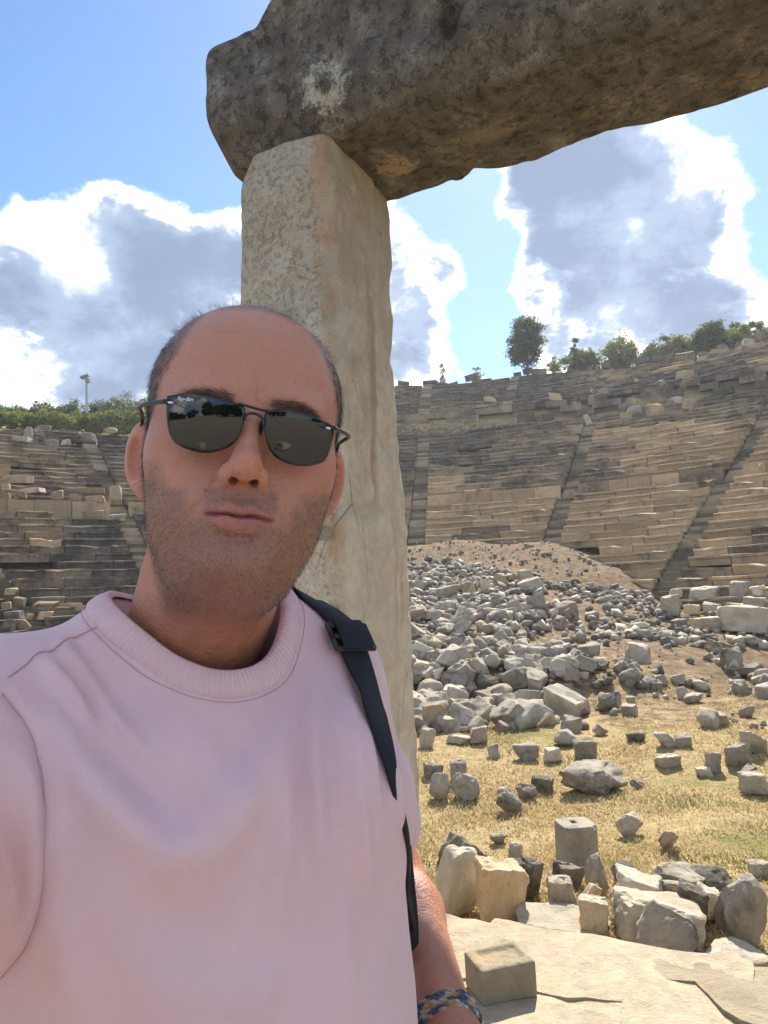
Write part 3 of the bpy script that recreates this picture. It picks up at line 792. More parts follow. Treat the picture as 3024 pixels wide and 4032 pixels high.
# ------------------------------------------------------------------ stones one can point at
MK = dict(g=MAT_GREY, p=MAT_PALE, d=MAT_DKROCK, o=MAT_OCHRE, r=MAT_RED, t=MAT_TAN, b=MAT_BROWN)
def z5(x, y): return 401.3 + x * .221, 761.9 + y * .221
def z4(x, y): return 401.3 + x * .221, 533.3 + y * .221
def z3(x, y): return 380.95 + x * .2333, 304.8 + y * .2333
def z7(x, y): return x * .1263, 355.6 + y * .1263
NAMED = []
def stone(conv, box, kind, mat, label, detail, yaw=None, tilt=(0, 0), seats=False, deep=.8, name=None, group=None, hk=1.0, sink=.12):
    (x0, y0), (x1, y1) = conv(box[0], box[1]), conv(box[2], box[3])
    cxp = (x0 + x1) / 2; h_ = hit(cxp, y1 - .10 * (y1 - y0), seats)
    if h_ is None: print('no ground for', label); return
    P, t = h_; w = (x1 - x0) / FPX * t; hh = (y1 - y0) / FPX * t
    el = math.atan2(CAM_H - P.z, math.hypot(P.x, P.y))          # looking down on it: part of the height is its top
    dep = w * deep
    ht = max(.3 * hh, hh - dep * .75 * math.sin(max(0, el))) * hk / max(.5, math.cos(el))
    seed = int(abs(box[0] * 7 + box[1] * 13)) % 9973
    me = hull_mesh(name or 'stone', seed, {'b': 'block', 'r': 'boulder', 's': 'slab'}[kind], detail, MK[mat])
    nm = name or {'b': 'fallen_block', 'r': 'boulder', 's': 'fallen_slab'}[kind]
    q = random.Random(seed); yaw = q.uniform(-.5, .5) if yaw is None else yaw
    k = .90 if kind == 'b' else 1.04
    k /= (abs(math.cos(yaw)) + .5 * deep * abs(math.sin(yaw))) if kind == 'b' else 1
    o = obj(nm, me, loc=P + Vector((0, dep * .30, ht * (.5 - sink) )), rot=(tilt[0], tilt[1], yaw), scale=(w * k, dep * k, ht * 1.10))
    tag(o, label, {'b': 'block', 'r': 'boulder', 's': 'slab'}[kind], group)
    NAMED.append((cxp, (y0 + y1) / 2, label)); return o
G1 = 'tumbled blocks at the pavement edge'; G2 = 'boulders on the orchestra grass'; G3 = 'large stones of the scree'; G4 = 'blocks of the broken lowest seat rows'
G5 = 'stones fallen on the upper walkway'; G6 = 'stones along the left rim'; G7 = 'slabs fallen on the left seating'
NEAR = [
 ((170,370,390,560),'b','d','dark pitched block leaning like a roof beside the forearm',.7,(.2,.5)),
 ((160,440,390,740),'r','p','large pale rough boulder rising beside the forearm hair',.2,(0,.1)),
 ((330,490,605,775),'b','o','large squared block with black lichen top and orange front face',.25,(0,.06)),
 ((448,445,670,670),'b','d','dark lichen block behind the orange faced block',.35,(.1,.05)),
 ((660,545,815,690),'b','p','small beige squared block right of the orange faced block',-.2,(0,.05)),
 ((670,465,850,600),'b','d','grey block speckled white behind the small beige block',.4,(.3,.2)),
 ((835,455,960,620),'r','g','rough grey stone below the holed square block',.3,(0,0)),
 ((935,465,1090,580),'r','d','dark angular stone right of the holed square block',.1,(0,0)),
 ((955,560,1070,650),'r','o','small yellowish stone wedged between pale blocks',.4,(0,0)),
 ((975,515,1240,670),'b','p','pale tilted block behind the big arched pale block',-.3,(.1,.25)),
 ((1145,485,1400,610),'s','d','long dark slab lying tilted at the grass edge',.2,(.1,.22)),
 ((1330,490,1540,620),'r','d','dark rounded boulder at the right end of the dark slab',.1,(0,0)),
 ((1165,540,1325,625),'s','p','thin pale slab lying below the long dark slab',.3,(0,.1)),
 ((805,640,975,815),'b','p','pale upright stone left of the big arched pale block',-.3,(0,-.05)),
 ((970,620,1460,880),'b','p','biggest pale block with dark stained arched top at pavement edge',-.12,(0,.16)),
 ((1240,590,1440,760),'b','d','black crusted block behind the biggest pale block',-.5,(0,.35)),
 ((1330,590,1510,760),'b','p','cream sloping block left of the big grey boulder',.4,(.2,.2)),
 ((1465,570,1690,860),'r','g','big grey boulder at the right frame edge above the paving',.1,(0,0)),
 ((485,380,555,452),'b','g','small grey stone standing alone behind the lichen block',.5,(0,.2)),
 ((400,325,490,380),'r','g','small flat grey stone lying in the grass near the pillar foot',.1,(0,0)),
 ((990,245,1100,350),'r','g','pale knobbly stone lying alone in the yellow grass',.3,(.2,.3)),
 ((1170,315,1260,420),'b','r','reddish cube tipped onto its corner in the grass',.75,(.5,.3)),
 ((1590,460,1690,535),'s','g','flat grey stone at the right frame edge in the grass',.1,(0,0)),
 ((815,560,920,680),'b','o','beige wedge of stone beside the small squared block',.5,(.1,.6)),
 ((660,655,815,720),'s','p','low pale stone behind the broken slab edge',.1,(0,0)),
 ((1085,730,1395,925),'s','g','grey slab propped up on edge in front of biggest pale block',-.15,(.9,.12)),
 ((525,690,945,850),'s','p','broad broken pale slab lying along the pavement edge',-.2,(.12,.05)),
 ((1390,830,1720,960),'s','p','pale worn slab at the right end of the pavement edge',-.3,(.05,0)),
 ((690,780,950,850),'s','p','thin pale flake resting against the paving edge',-.3,(.1,0)),
]
for bx, k, mt, lab, yaw, tl in NEAR: stone(z5, bx, k, mt, lab, 3, yaw, tl, group=G1, hk=1.22, sink=.08)
GRASS = [
 ((710,1040,1025,1190),'r','d','largest dark boulder standing in the orchestra grass'), ((585,1110,715,1180),'b','d','low dark stone at left foot of the largest dark boulder'),
 ((815,1120,965,1195),'r','d','dark stone lying before the largest dark boulder'), ((130,1115,235,1225),'r','g','grey boulder next to the pillar, left of a pair'),
 ((230,1115,365,1225),'r','g','grey humped boulder, right of the pair near the pillar'), ((90,1050,200,1118),'b','d','flat topped stone just right of the pillar on grass'),
 ((215,1048,315,1135),'b','g','squared grey stone above the pair of boulders'), ((520,1145,630,1220),'r','d','dark stone between the small pair and largest boulder'),
 ((440,1200,555,1285),'r','d','round dark boulder nearest the holed block on grass'), ((435,1155,500,1200),'r','g','little stone just behind the round dark boulder'),
 ((1340,1068,1420,1110),'b','p','small pale squared stone out on the yellow grass'), ((1040,1122,1110,1165),'r','g','small broken stone right of the largest dark boulder'),
 ((1545,1100,1690,1200),'b','g','long grey block at right frame edge on the grass'), ((1155,1010,1290,1070),'b','g','grey wedge stone lying on grass below the scree'),
 ((1375,1015,1470,1095),'b','g','pale grey tilted block near right edge of grass'), ((1470,970,1600,1070),'b','g','big grey squared boulder near the right frame edge'),
 ((1545,1060,1640,1115),'r','d','dark crumbling stone between two grey boulders at right'),
]
for bx, k, mt, lab in GRASS: stone(z4, bx, k, mt, lab, 3, group=G2, hk=1.35, sink=.06)
PILE = [
 ((505,945,640,1040),'b','g','squared dark fronted block at the foot of the scree'), ((640,965,745,1050),'b','p','tilted pale topped block right of the squared scree foot block'),
 ((775,915,915,1040),'b','d','tall dark fronted block at the scree foot'), ((690,880,815,975),'r','g','grey boulder behind the tilted pale topped block'),
 ((390,950,460,1025),'b','g','small squared block left of the scree foot block'), ((300,875,420,965),'b','r','reddish flat topped block in the lower scree'),
 ((210,910,335,962),'s','p','flat pale slab lying on green grass at the scree foot'), ((80,870,165,985),'b','g','tilted grey block beside the pillar at the scree foot'),
 ((85,770,220,905),'b','o','brown tilted block beside the pillar in the lower scree'), ((235,745,370,885),'b','g','large grey kite shaped block tipped on its corner'),
 ((470,800,575,890),'b','r','rounded pinkish block in the lower scree'), ((370,780,455,850),'r','g','grey rounded block below the kite shaped block'),
 ((385,720,470,795),'b','g','pale edged block above the pinkish block'), ((560,755,665,835),'b','p','pale triangular block in the middle of lower scree'),
 ((490,745,580,815),'r','r','pinkish pointed stone in the middle of lower scree'), ((895,710,1015,815),'r','d','round topped dark boulder standing at the right of the scree'),
 ((1000,770,1085,832),'b','g','squared grey stone touching the round topped boulder'), ((1015,735,1080,782),'b','g','small grey stone above the squared grey stone'),
 ((755,745,860,832),'r','r','brown rounded boulder left of the round topped boulder'), ((1025,890,1120,955),'r','d','dark boulder alone below the round topped boulder'),
 ((1145,900,1265,980),'r','g','speckled oval boulder right of the lower scree'), ((1230,895,1345,980),'b','d','dark flat topped block against the speckled oval boulder'),
 ((1540,880,1690,1015),'b','g','large sloping grey block at the right frame edge'), ((1375,805,1510,880),'b','r','brown block lying on the soil slope at right'),
 ((1280,710,1385,775),'r','g','pale rounded stone on the soil slope at right'), ((1115,655,1195,718),'b','d','dark squared block on the soil slope'),
 ((1220,635,1305,692),'b','g','grey block behind the dark squared block on the slope'), ((1435,510,1590,645),'b','d','big dark pointed block below the broken seats'),
 ((1390,480,1520,545),'b','b','brown block above the big dark pointed block'), ((1505,610,1680,660),'s','b','long brown slab below the big dark pointed block'),
 ((1010,490,1165,595),'b','g','long grey beam of stone lying aslant on the soil'), ((1075,430,1140,488),'r','g','round grey stone at the top of the soil slope'),
 ((1050,400,1140,440),'r','p','pale stone behind the round grey stone on the slope'), ((695,300,835,405),'b','r','large brown squared block at the right of the scree top'),
 ((540,265,690,375),'b','g','large grey boulder near the top of the scree'), ((535,205,650,280),'s','g','grey slab stack above the large grey boulder'),
 ((525,160,610,230),'b','p','pale squared block highest on the scree'), ((410,175,500,252),'b','o','tan pitched block left of the highest pale block'),
 ((355,200,405,278),'b','p','upright pale block at the scree top'), ((270,220,345,295),'b','o','tan squared block left of the upright pale block'),
 ((180,305,270,358),'s','p','pale slab face in the left of the scree'), ((360,335,470,405),'b','p','broad pale block in the middle of the scree'),
 ((45,210,120,262),'b','g','grey block beside the pillar at the scree top'), ((150,240,265,315),'s','d','dark leaning slab in the upper left of the scree'),
 ((265,515,350,592),'b','r','pinkish cube stacked above another in the scree'), ((255,570,350,645),'b','r','pinkish block lying under the pinkish cube'),
 ((370,545,460,625),'r','g','grey lumpy boulder right of the pinkish cube'), ((545,565,620,645),'b','g','grey squared boulder in the right middle of the scree'),
 ((470,510,535,558),'b','p','small pale cube in the middle of the scree'), ((180,640,290,735),'r','d','big dark round boulder left in the scree'),
 ((85,670,180,762),'b','d','dark pitched block next to pillar in the middle scree'), ((700,675,800,715),'r','r','row of brown stones merging at the scree foot'),
]
for bx, k, mt, lab in PILE: stone(z4, bx, k, mt, lab, 2, group=G3, tilt=(rnd.uniform(-.25, .25), rnd.uniform(-.25, .25)))
SEATB = [
 ((1175,305,1295,390),'b','p','large pale block at the left end of the broken seats'), ((1280,335,1370,385),'b','o','tan block second from the left in the broken seat row'),
 ((1365,325,1475,378),'b','p','pale block in the middle of the broken seat row'), ((1475,330,1570,382),'b','o','tan block at the right of the broken seat row'),
 ((1305,395,1390,450),'b','o','tan block in the lowest broken seat row'), ((1370,395,1480,450),'s','p','tilted pale slab in the lowest broken seat row'),
 ((1470,360,1700,470),'s','p','huge tilted pale slab of the broken seats at right edge'), ((1215,265,1300,302),'b','p','pale block above the left end of the broken seats'),
 ((1320,260,1480,312),'s','p','flat pale slab on top of the broken seat rows'), ((1500,240,1590,302),'s','g','grey slab tilted up in the broken seat rows'),
 ((1570,245,1690,298),'b','p','pale block at right edge above the huge tilted slab'), ((1565,305,1680,360),'s','p','tilted pale slab behind the huge tilted slab'),
 ((1230,400,1310,440),'s','g','low grey slab left of the lowest broken seat row'),
]
for bx, k, mt, lab in SEATB: stone(z4, bx, k, mt, lab, 2, group=G4, yaw=-.5, tilt=(rnd.uniform(-.1, .12), rnd.uniform(-.12, .12)), deep=.85, sink=-.02, hk=1.25, seats=True)
WALK = [
 ((1045,440,1130,492),'b','g','grey block in the heap on the upper walkway, leftmost'), ((1135,425,1240,488),'b','t','long pale block in the heap on the upper walkway'),
 ((1240,395,1300,442),'r','g','grey boulder right of the long pale walkway block'), ((1295,415,1365,458),'s','t','pale slab at the right of the walkway heap'),
 ((1025,470,1100,497),'s','t','thin pale slab below the walkway heap'), ((870,475,905,522),'b','g','upright grey stone fallen onto the stair head'),
 ((815,435,870,478),'b','d','dark tilted block left of the stair head'), ((1265,285,1350,322),'s','t','pale slab tilted skyward on the upper rows'),
 ((715,390,790,418),'b','t','pale block on the lowest upper row'), ((945,365,985,392),'s','t','small pale slab on the ruined upper rows'),
 ((440,400,500,432),'s','t','bright block set in the upper rows right of the pillar'), ((895,360,935,385),'b','d','dark stone on the ruined upper rows'),
 ((1195,400,1245,430),'b','d','dark block at the back of the walkway heap'), ((1085,320,1110,350),'b','t','small upright pale stone on the upper rows'),
 ((228,255,272,312),'b','d','lone dark squared block on the skyline right of pillar'), ((1550,150,1615,185),'b','d','dark block on the skyline near the right edge'),
 ((1540,180,1600,215),'b','d','dark ledge block below the skyline near right edge'), ((1350,595,1385,620),'b','t','small pale stone on the middle seating'),
 ((1430,655,1475,680),'b','t','small pale block at the stair on the right seating'), ((1395,680,1430,702),'b','t','little pale cube above the tall band of blocks'),
 ((400,790,445,810),'b','g','grey loose stone above the tall band at left'), ((1620,685,1659,735),'r','t','pale stone heap piece at the right edge seating'),
]
for bx, k, mt, lab in WALK: stone(z3, bx, k, mt, lab, 1, group=G5, seats=True, tilt=(rnd.uniform(-.2, .2), rnd.uniform(-.3, .3)), sink=-.05)
RIM = [
 ((160,570,250,690),'r','g','tall grey boulder on the left rim'), ((255,555,385,595),'s','d','dark flat stone on the left rim'), ((805,570,925,612),'r','d','dark stone in the dry grass above the left stairs'),
 ((590,610,760,700),'r','d','big dark boulder on the left rim'), ((70,640,255,702),'b','g','pale grey block on the left rim'), ((330,670,460,728),'b','g','speckled block on the left rim'),
 ((440,595,620,632),'s','d','long dark slab in dry grass on the left rim'), ((470,670,560,720),'b','g','grey broken block between two left rim stones'),
 ((250,590,345,660),'r','d','dark lumpy stone behind the pale grey rim block'),
]
for bx, k, mt, lab in RIM: stone(z7, bx, k, mt, lab, 1, group=G6, seats=True, sink=0)
LEFT = [
 ((-20,965,250,1040),'s','t','long pale slab fallen on the left seating, highest'), ((80,1065,350,1115),'s','t','pale flat slab below the highest fallen slab'),
 ((430,1065,810,1118),'s','t','longest pale slab left of the left stairs'), ((380,1100,510,1185),'b','b','grey tilted block under the longest pale slab'),
 ((515,1105,650,1175),'b','b','grey rounded block beside the grey tilted block'), ((640,1115,835,1175),'b','t','pale topped block beside the left stairs'),
 ((835,1135,970,1265),'b','b','grey block fallen across the left stairs'), ((685,1240,820,1290),'s','t','pale pointed slab below the stair blocks'),
 ((815,1260,1005,1345),'b','d','dark block lying on the left stairs'), ((0,1030,80,1105),'b','t','pale block at the left frame edge on the seating'),
 ((100,1110,210,1168),'b','b','grey speckled block on left seating near frame edge'), ((0,1110,80,1165),'b','b','grey stone at the left frame edge below pale block'),
 ((0,1850,140,1925),'b','t','pale topped block at left edge above the shoulder'), ((60,1930,215,2015),'b','b','grey seat block displaced above the shoulder'),
 ((195,1970,460,2065),'b','b','long seat block sagging above the shoulder'), ((450,1980,660,2045),'s','t','pale seat slab right above the shoulder'),
 ((5,2040,185,2135),'b','d','dark block low at the left edge'), ((180,2055,265,2115),'b','t','small pale block low at the left edge'),
 ((285,2045,415,2115),'s','t','thin pale slab just above the shoulder'), ((100,2110,230,2200),'r','b','grey boulder lowest behind the shoulder'),
 ((0,2110,110,2240),'r','b','grey boulder in the corner above the sleeve'), ((0,1970,85,2045),'b','t','pale block at left edge below the displaced seat'),
]
for bx, k, mt, lab in LEFT: stone(z7, bx, k, mt, lab, 1, group=G7, seats=True, sink=-.12, yaw=rnd.uniform(-.2, .3), tilt=(rnd.uniform(-.12, .12), rnd.uniform(-.12, .12)), deep=.6)

for k, (x_, y_, sx, sy, sz, lb) in enumerate([(-3.2, -7.5, 1.3, .7, .6, 'long ruin block behind the viewer, leftmost seen in the lenses'), (-1.2, -8.5, .9, .7, .8, 'squared ruin block behind the viewer'), (.9, -7.8, 1.5, .8, .5, 'low broad ruin block behind the viewer'),
        (3.0, -9.0, 1.0, .9, 1.1, 'tall ruin block behind the viewer'), (5.0, -7.0, 1.2, .8, .6, 'ruin block behind the viewer, rightmost of the row'), (-5.6, -9.5, 1.1, .8, .9, 'far left ruin block behind the viewer')]):
    o = obj('ruin_block', hull_mesh('ruin_block', 4000 + k, 'block', 2, MAT_PALE), loc=(x_, y_, float(T(x_, y_)) + sz * .42), rot=(0, 0, k * .7), scale=(sx, sy, sz)); tag(o, lb, 'block', 'ruin blocks behind the viewer')
# the squared block with a socket in its top, and the dressed block on the paving
def holed(P, D):
    x, y = P[..., 0], P[..., 1]
    D = smax(D, (np.abs(x) + np.abs(y)) * .707 - .188, .01)
    D = np.maximum(D, -(np.maximum(np.maximum(np.abs(x + .01) - .022, np.abs(y - .02) - .035), .12 - P[..., 2])))
    return np.maximum(D, -s_ell(P, (0.15, -.15, .17), (.05, .05, .03)))
Pb, tb = hit(*z5(815, 478))
o = obj('holed_block', stone_sdf('holed_block', (.150, .150, .175), 21, .0085, MAT_GREY, holed, .012, .007), loc=Pb + Vector((0, .12, .15)), rot=(0, .02, .15), scale=(tb / 6.2,) * 3)
tag(o, 'squared grey block with a socket hole cut in its top', 'block', G1)
def dressed(P, D):
    x, y, z = P[..., 0], P[..., 1], P[..., 2]
    D = np.maximum(D, -np.maximum(np.maximum(np.abs(x - .01) - .080, np.abs(y - .01) - .05), .054 - z))
    return smax(D, (x - y) * .707 - .185, .01)
_d = ray(*z5(478, 1105)); _t = -CAM_H / _d.z; Pp = CAM + _d * _t
o = obj('dressed_block', stone_sdf('dressed_block', (.112, .090, .066), 25, .0085, MAT_SLAB, dressed, .01, .006), loc=Pp + Vector((-.01, .085, .072)), rot=(0, 0, .30))
tag(o, 'cream dressed stone block standing on the paving by the wrist', 'block')

# ------------------------------------------------------------------ rubble
def build_rubble():
    var = []
    for s in range(14):
        me = hull_mesh('v', 300 + s, ('boulder', 'boulder', 'block', 'boulder', 'slab')[s % 5], 0)
        V = np.zeros(len(me.vertices) * 3); me.vertices.foreach_get('co', V); V = V.reshape(-1, 3)
        me.calc_loop_triangles(); F = np.zeros(len(me.loop_triangles) * 3, np.int32); me.loop_triangles.foreach_get('vertices', F)
        var.append((V, F.reshape(-1, 3))); bpy.data.meshes.remove(me)
    items = []
    def scatter(n, rr, ph, dens, smin_, smax_, p=2.2):
        k = 0
        while k < n:
            r = math.sqrt(rnd.uniform(rr[0] ** 2, rr[1] ** 2)); a = rnd.uniform(*ph)
            if rnd.random() > dens(r, a): continue
            k += 1
            s = smin_ + (smax_ - smin_) * rnd.random() ** p
            items.append((CX + r * math.sin(a), CY + r * math.cos(a), s))
    def d_pile(r, a):
        n = float(fbm(np.array([[r * .35, a * 6, 2.]]), 3, 8)[0])
        lim = np.interp(a, [-.9, -.3, 0, .2, .33, .5], [.5, .9, 1, .8, .25, .05])
        top = np.interp(a, [-.9, 0, .25, .5], [16, 20, 19.0, 12])
        return float(np.clip(lim * sstep(5.0, 7.0, r + n) * sstep(top + .8, top - .8, r + n * 1.5), 0, 1))
    def pile2(n):
        k = 0
        while k < n:
            x, y = rnd.uniform(-7, 6.5), rnd.uniform(11.8, 24)
            nn = float(fbm(np.array([[x * .45, y * .45, 2.]]), 3, 8)[0])
            e = sstep(12.0, 13.0, y + nn * 2.2) * sstep(4.4, 1.2, x - (y - 16) * .22 + nn * 2.5)
            if rnd.random() > e: continue
            k += 1; big = .5 + .5 * sstep(19, 13, y)
            items.append((x, y, (.10 + .50 * rnd.random() ** 2.6) * (.60 + .65 * float(big))))
    pile2(4000)
    scatter(4200, (5.5, 20.3), (-.95, .5), d_pile, .10, .46)
    scatter(1500, (5.5, 16.5), (.30, 1.15), lambda r, a: .3 + .7 * (float(fbm(np.array([[r * .6, a * 9, 5.]]), 3, 4)[0]) > .15), .07, .42)
    for k in range(480):
        x, y = rnd.uniform(2.5, 10.5), rnd.uniform(11.5, 21)
        if float(fbm(np.array([[x * .5, y * .5, 7.]]), 3, 18)[0]) > -.05: items.append((x, y, .06 + .42 * rnd.random() ** 2.4))
    for k in range(420):      # chips along the edge of the terrace
        u, w_ = rnd.uniform(-1.0, 2.6), rnd.uniform(3.46, 4.7); p_ = duw(u, w_); items.append((p_.x, p_.y, .02 + .10 * rnd.random() ** 3))
    scatter(500, (17, 23), (-.3, .6), lambda r, a: 1, .08, .25)
    scatter(160, (1.5, 9), (-1.2, 2.2), lambda r, a: 1, .05, .14)
    X = np.array([i[0] for i in items]); Y = np.array([i[1] for i in items]); S = np.array([i[2] for i in items]); Z = T(X, Y)
    q = project(np.stack([X, Y, Z], -1))
    vis = (q[:, 0] > 410) & (q[:, 0] < 768) & (q[:, 1] > 540) & (q[:, 1] < 900)
    sc = np.where(vis, S / q[:, 2], 0); pick = set(np.argsort(-sc)[:240].tolist())
    VV, FF, n = [], [], 0
    for i in range(len(X)):
        V, F = var[rnd.randrange(14)]
        e = Matrix.Rotation(rnd.uniform(0, 6.3), 3, 'Z') @ Matrix.Rotation(rnd.uniform(-.6, .6), 3, 'X') @ Matrix.Rotation(rnd.uniform(-.6, .6), 3, 'Y')
        sv = np.array([rnd.uniform(.8, 1.25), rnd.uniform(.7, 1.1), rnd.uniform(.55, .95)]) * S[i]
        if i in pick: continue
        W = (V * sv) @ np.array(e).T + np.array([X[i], Y[i], Z[i] + S[i] * .22])
        VV.append(W); FF.append(F + n); n += len(V)
    me = mesh_of('rubble', np.concatenate(VV), np.concatenate(FF), MAT_SCREE)
    tag(obj('rubble', me), 'grey limestone rubble of the scree and loose stones on the soil', 'rubble', kind='stuff')
    base = [hull_mesh('rubble_stone', 700 + s, ('boulder', 'block', 'boulder', 'boulder', 'slab')[s % 5], 2, (MAT_GREY, MAT_PALE, MAT_GREY, MAT_RED, MAT_GREY, MAT_DKROCK)[s % 6]) for s in range(18)]
    stop = set('in at on of beside behind below above left right from lying next near standing merging with against alone touching resting stacked under before between'.split())
    short = {}
    for x_, y_, lb in NAMED:
        w_ = lb.replace(',', '').split(); k = next((j for j, t in enumerate(w_) if t in stop), len(w_)); short.setdefault(' '.join(w_[:k]), []).append((x_, y_))
    near_ = [(k, v[0]) for k, v in short.items() if len(v) == 1 and 2 <= len(k.split()) <= 7]
    used = set(); tone_w = ('grey', 'pale', 'grey', 'brownish', 'grey', 'dark'); shape_w = ('rounded', 'squared', 'lumpy', 'rounded', 'flat')
    def rubble_label(i, b):
        px, py = q[i, 0], q[i, 1]
        for k, (x_, y_) in sorted(near_, key=lambda e: (e[1][0] - px) ** 2 + (e[1][1] - py) ** 2)[:14]:
            dx, dy = px - x_, py - y_
            rel = ('right of' if dx > 0 else 'left of') if abs(dx) > abs(dy) else ('in front of' if dy > 0 else 'behind')
            for lb in ('%s rubble stone %s the %s' % (tone_w[b % 6], rel, k), '%s %s rubble stone %s the %s' % (shape_w[b % 5], tone_w[b % 6], rel, k)):
                if lb not in used: used.add(lb); return lb
        return 'loose limestone rubble stone among many in the scree'
    for i in sorted(pick, key=lambda k: -sc[k]):
        bi = rnd.randrange(18)
        o = obj('rubble_stone', base[bi], loc=(X[i], Y[i], Z[i] + S[i] * .24), rot=(rnd.uniform(-.6, .6), rnd.uniform(-.6, .6), rnd.uniform(0, 6.3)),
                scale=(S[i] * rnd.uniform(.9, 1.3), S[i] * rnd.uniform(.75, 1.1), S[i] * rnd.uniform(.6, .95)))
        tag(o, rubble_label(i, bi), 'rubble stone', 'loose rubble stones of the scree')
build_rubble()

# ------------------------------------------------------------------ dry grass
def build_grass():
    M = Mat('dry_grass', .9, .1)
    i = M.nd('ShaderNodeNewGeometry').outputs['Random Per Island']
    n = M.noise(M.pos(), .5, 4, .6)
    c = M.mix(i, (0.42, 0.31, 0.145), (0.60, 0.50, 0.29))
    c = M.mix(M.math('MULTIPLY', M.ramp(n, .54, .66), .75), c, (0.17, 0.19, 0.05))
    M.color(c)
    tr = M.nd('ShaderNodeBsdfTranslucent'); M.L.new(c, tr.inputs[0])
    mx = M.nd('ShaderNodeMixShader'); mx.inputs[0].default_value = .35
    M.L.new(M.b.outputs[0], mx.inputs[1]); M.L.new(tr.outputs[0], mx.inputs[2]); M.L.new(mx.outputs[0], M.N['Material Output'].inputs[0])
    N = 300000
    d = np.exp(rng.uniform(math.log(4.2), math.log(19), N)); az = rng.uniform(R(-30), R(40), N)
    X = d * np.sin(az); Y = d * np.cos(az)
    dx, dy = X - CX, Y - CY; r = np.hypot(dx, dy); ph = np.arctan2(dx, dy); w = X * DW[0] + Y * DW[1]
    cl = fbm(np.stack([X * 1.3, Y * 1.3, X * 0], -1), 4, 15)
    lim = np.where(Y < CY - 1.5, 13.5, np.where(ph > .45, 8.5, 7.5))
    keep = (w > 3.9) & (r < lim + cl * 3) & ((Y < 12.6 + cl * 1.5) | (X > 4 + (Y - 14) * .3)) & (rng.random(N) < .55 + cl * .9)
    X, Y, d = X[keep], Y[keep], d[keep]; n_ = len(X); Z = T(X, Y) - .01
    h_ = rng.uniform(.018, .055, n_) * (1 + .6 * cl[keep]); a = rng.uniform(0, 6.28, n_); lean = rng.uniform(.3, 1.1, n_) * h_; wd = .0022 + .00055 * d
    b = a + 1.57 + rng.normal(0, .5, n_)
    dirx, diry = np.cos(a), np.sin(a); lx, ly = np.cos(b) * lean, np.sin(b) * lean
    v0 = np.stack([X - dirx * wd, Y - diry * wd, Z], -1); v1 = np.stack([X + dirx * wd, Y + diry * wd, Z], -1)
    v2 = np.stack([X + lx * .5 + dirx * wd * .6, Y + ly * .5 + diry * wd * .6, Z + h_ * .7], -1)
    v3 = np.stack([X + lx, Y + ly, Z + h_], -1)
    V = np.stack([v0, v1, v2, v3], 1).reshape(-1, 3); k = np.arange(n_)[:, None] * 4
    F = np.concatenate([k + np.array([0, 1, 2]), k + np.array([0, 2, 3])])
    tag(obj('dry_grass', mesh_of('dry_grass', V, F, M.m)), 'yellow dry grass covering the orchestra floor', 'grass', kind='stuff')
build_grass()

# ------------------------------------------------------------------ trees and bushes
def leaf_mat(name, a, b, yellow=None):
    M = Mat(name, .7, .2); i = M.nd('ShaderNodeNewGeometry').outputs['Random Per Island']
    c = M.mix(i, a, b)
    if yellow: c = M.mix(M.ramp(M.noise(M.pos(), .8, 3, .6), .52, .66), c, yellow)
    M.color(c); tr = M.nd('ShaderNodeBsdfTranslucent'); M.L.new(M.mix(.5, c, (0.16, 0.20, 0.03)), tr.inputs[0])
    mx = M.nd('ShaderNodeMixShader'); mx.inputs[0].default_value = .38
    M.L.new(M.b.outputs[0], mx.inputs[1]); M.L.new(tr.outputs[0], mx.inputs[2]); M.L.new(mx.outputs[0], M.N['Material Output'].inputs[0])
    return M.m
LEAF_D = leaf_mat('dark_evergreen_leaf', (0.022, 0.040, 0.016), (0.055, 0.085, 0.03))
LEAF_G = leaf_mat('green_leaf', (0.07, 0.105, 0.025), (0.14, 0.19, 0.05))
LEAF_Y = leaf_mat('yellow_green_leaf', (0.15, 0.185, 0.04), (0.25, 0.27, 0.07), (0.30, 0.26, 0.06))
_bk = Mat('bark', .9, .1); _p = _bk.coord(); _n = _bk.noise(_bk.mapping(_p, (3, 3, .6)), 6, 5, .7)
_bk.color(_bk.mix(_n, (0.09, 0.065, 0.045), (0.22, 0.17, 0.12))); _bk.bump(_n, .8, .05); MAT_BARK = _bk.m
def tube(pts, rad, sides=7):
    V, F = [], []
    for i, (p, r_) in enumerate(zip(pts, rad)):
        p = Vector(p); t = (Vector(pts[min(i + 1, len(pts) - 1)]) - Vector(pts[max(i - 1, 0)])).normalized()
        a = t.orthogonal().normalized(); b = t.cross(a)
        for k in range(sides):
            an = 2 * math.pi * k / sides; V.append(p + (a * math.cos(an) + b * math.sin(an)) * r_)
    for i in range(len(pts) - 1):
        for k in range(sides):
            k2 = (k + 1) % sides; F.append((i * sides + k, i * sides + k2, (i + 1) * sides + k2, (i + 1) * sides + k))
    F.append(tuple(range(sides))[::-1]); F.append(tuple(range((len(pts) - 1) * sides, len(pts) * sides)))
    return V, F
def join(parts):
    V, F = [], []
    for v, f in parts:
        n = len(V); V += list(v); F += [tuple(a + n for a in g) for g in f]
    return V, F
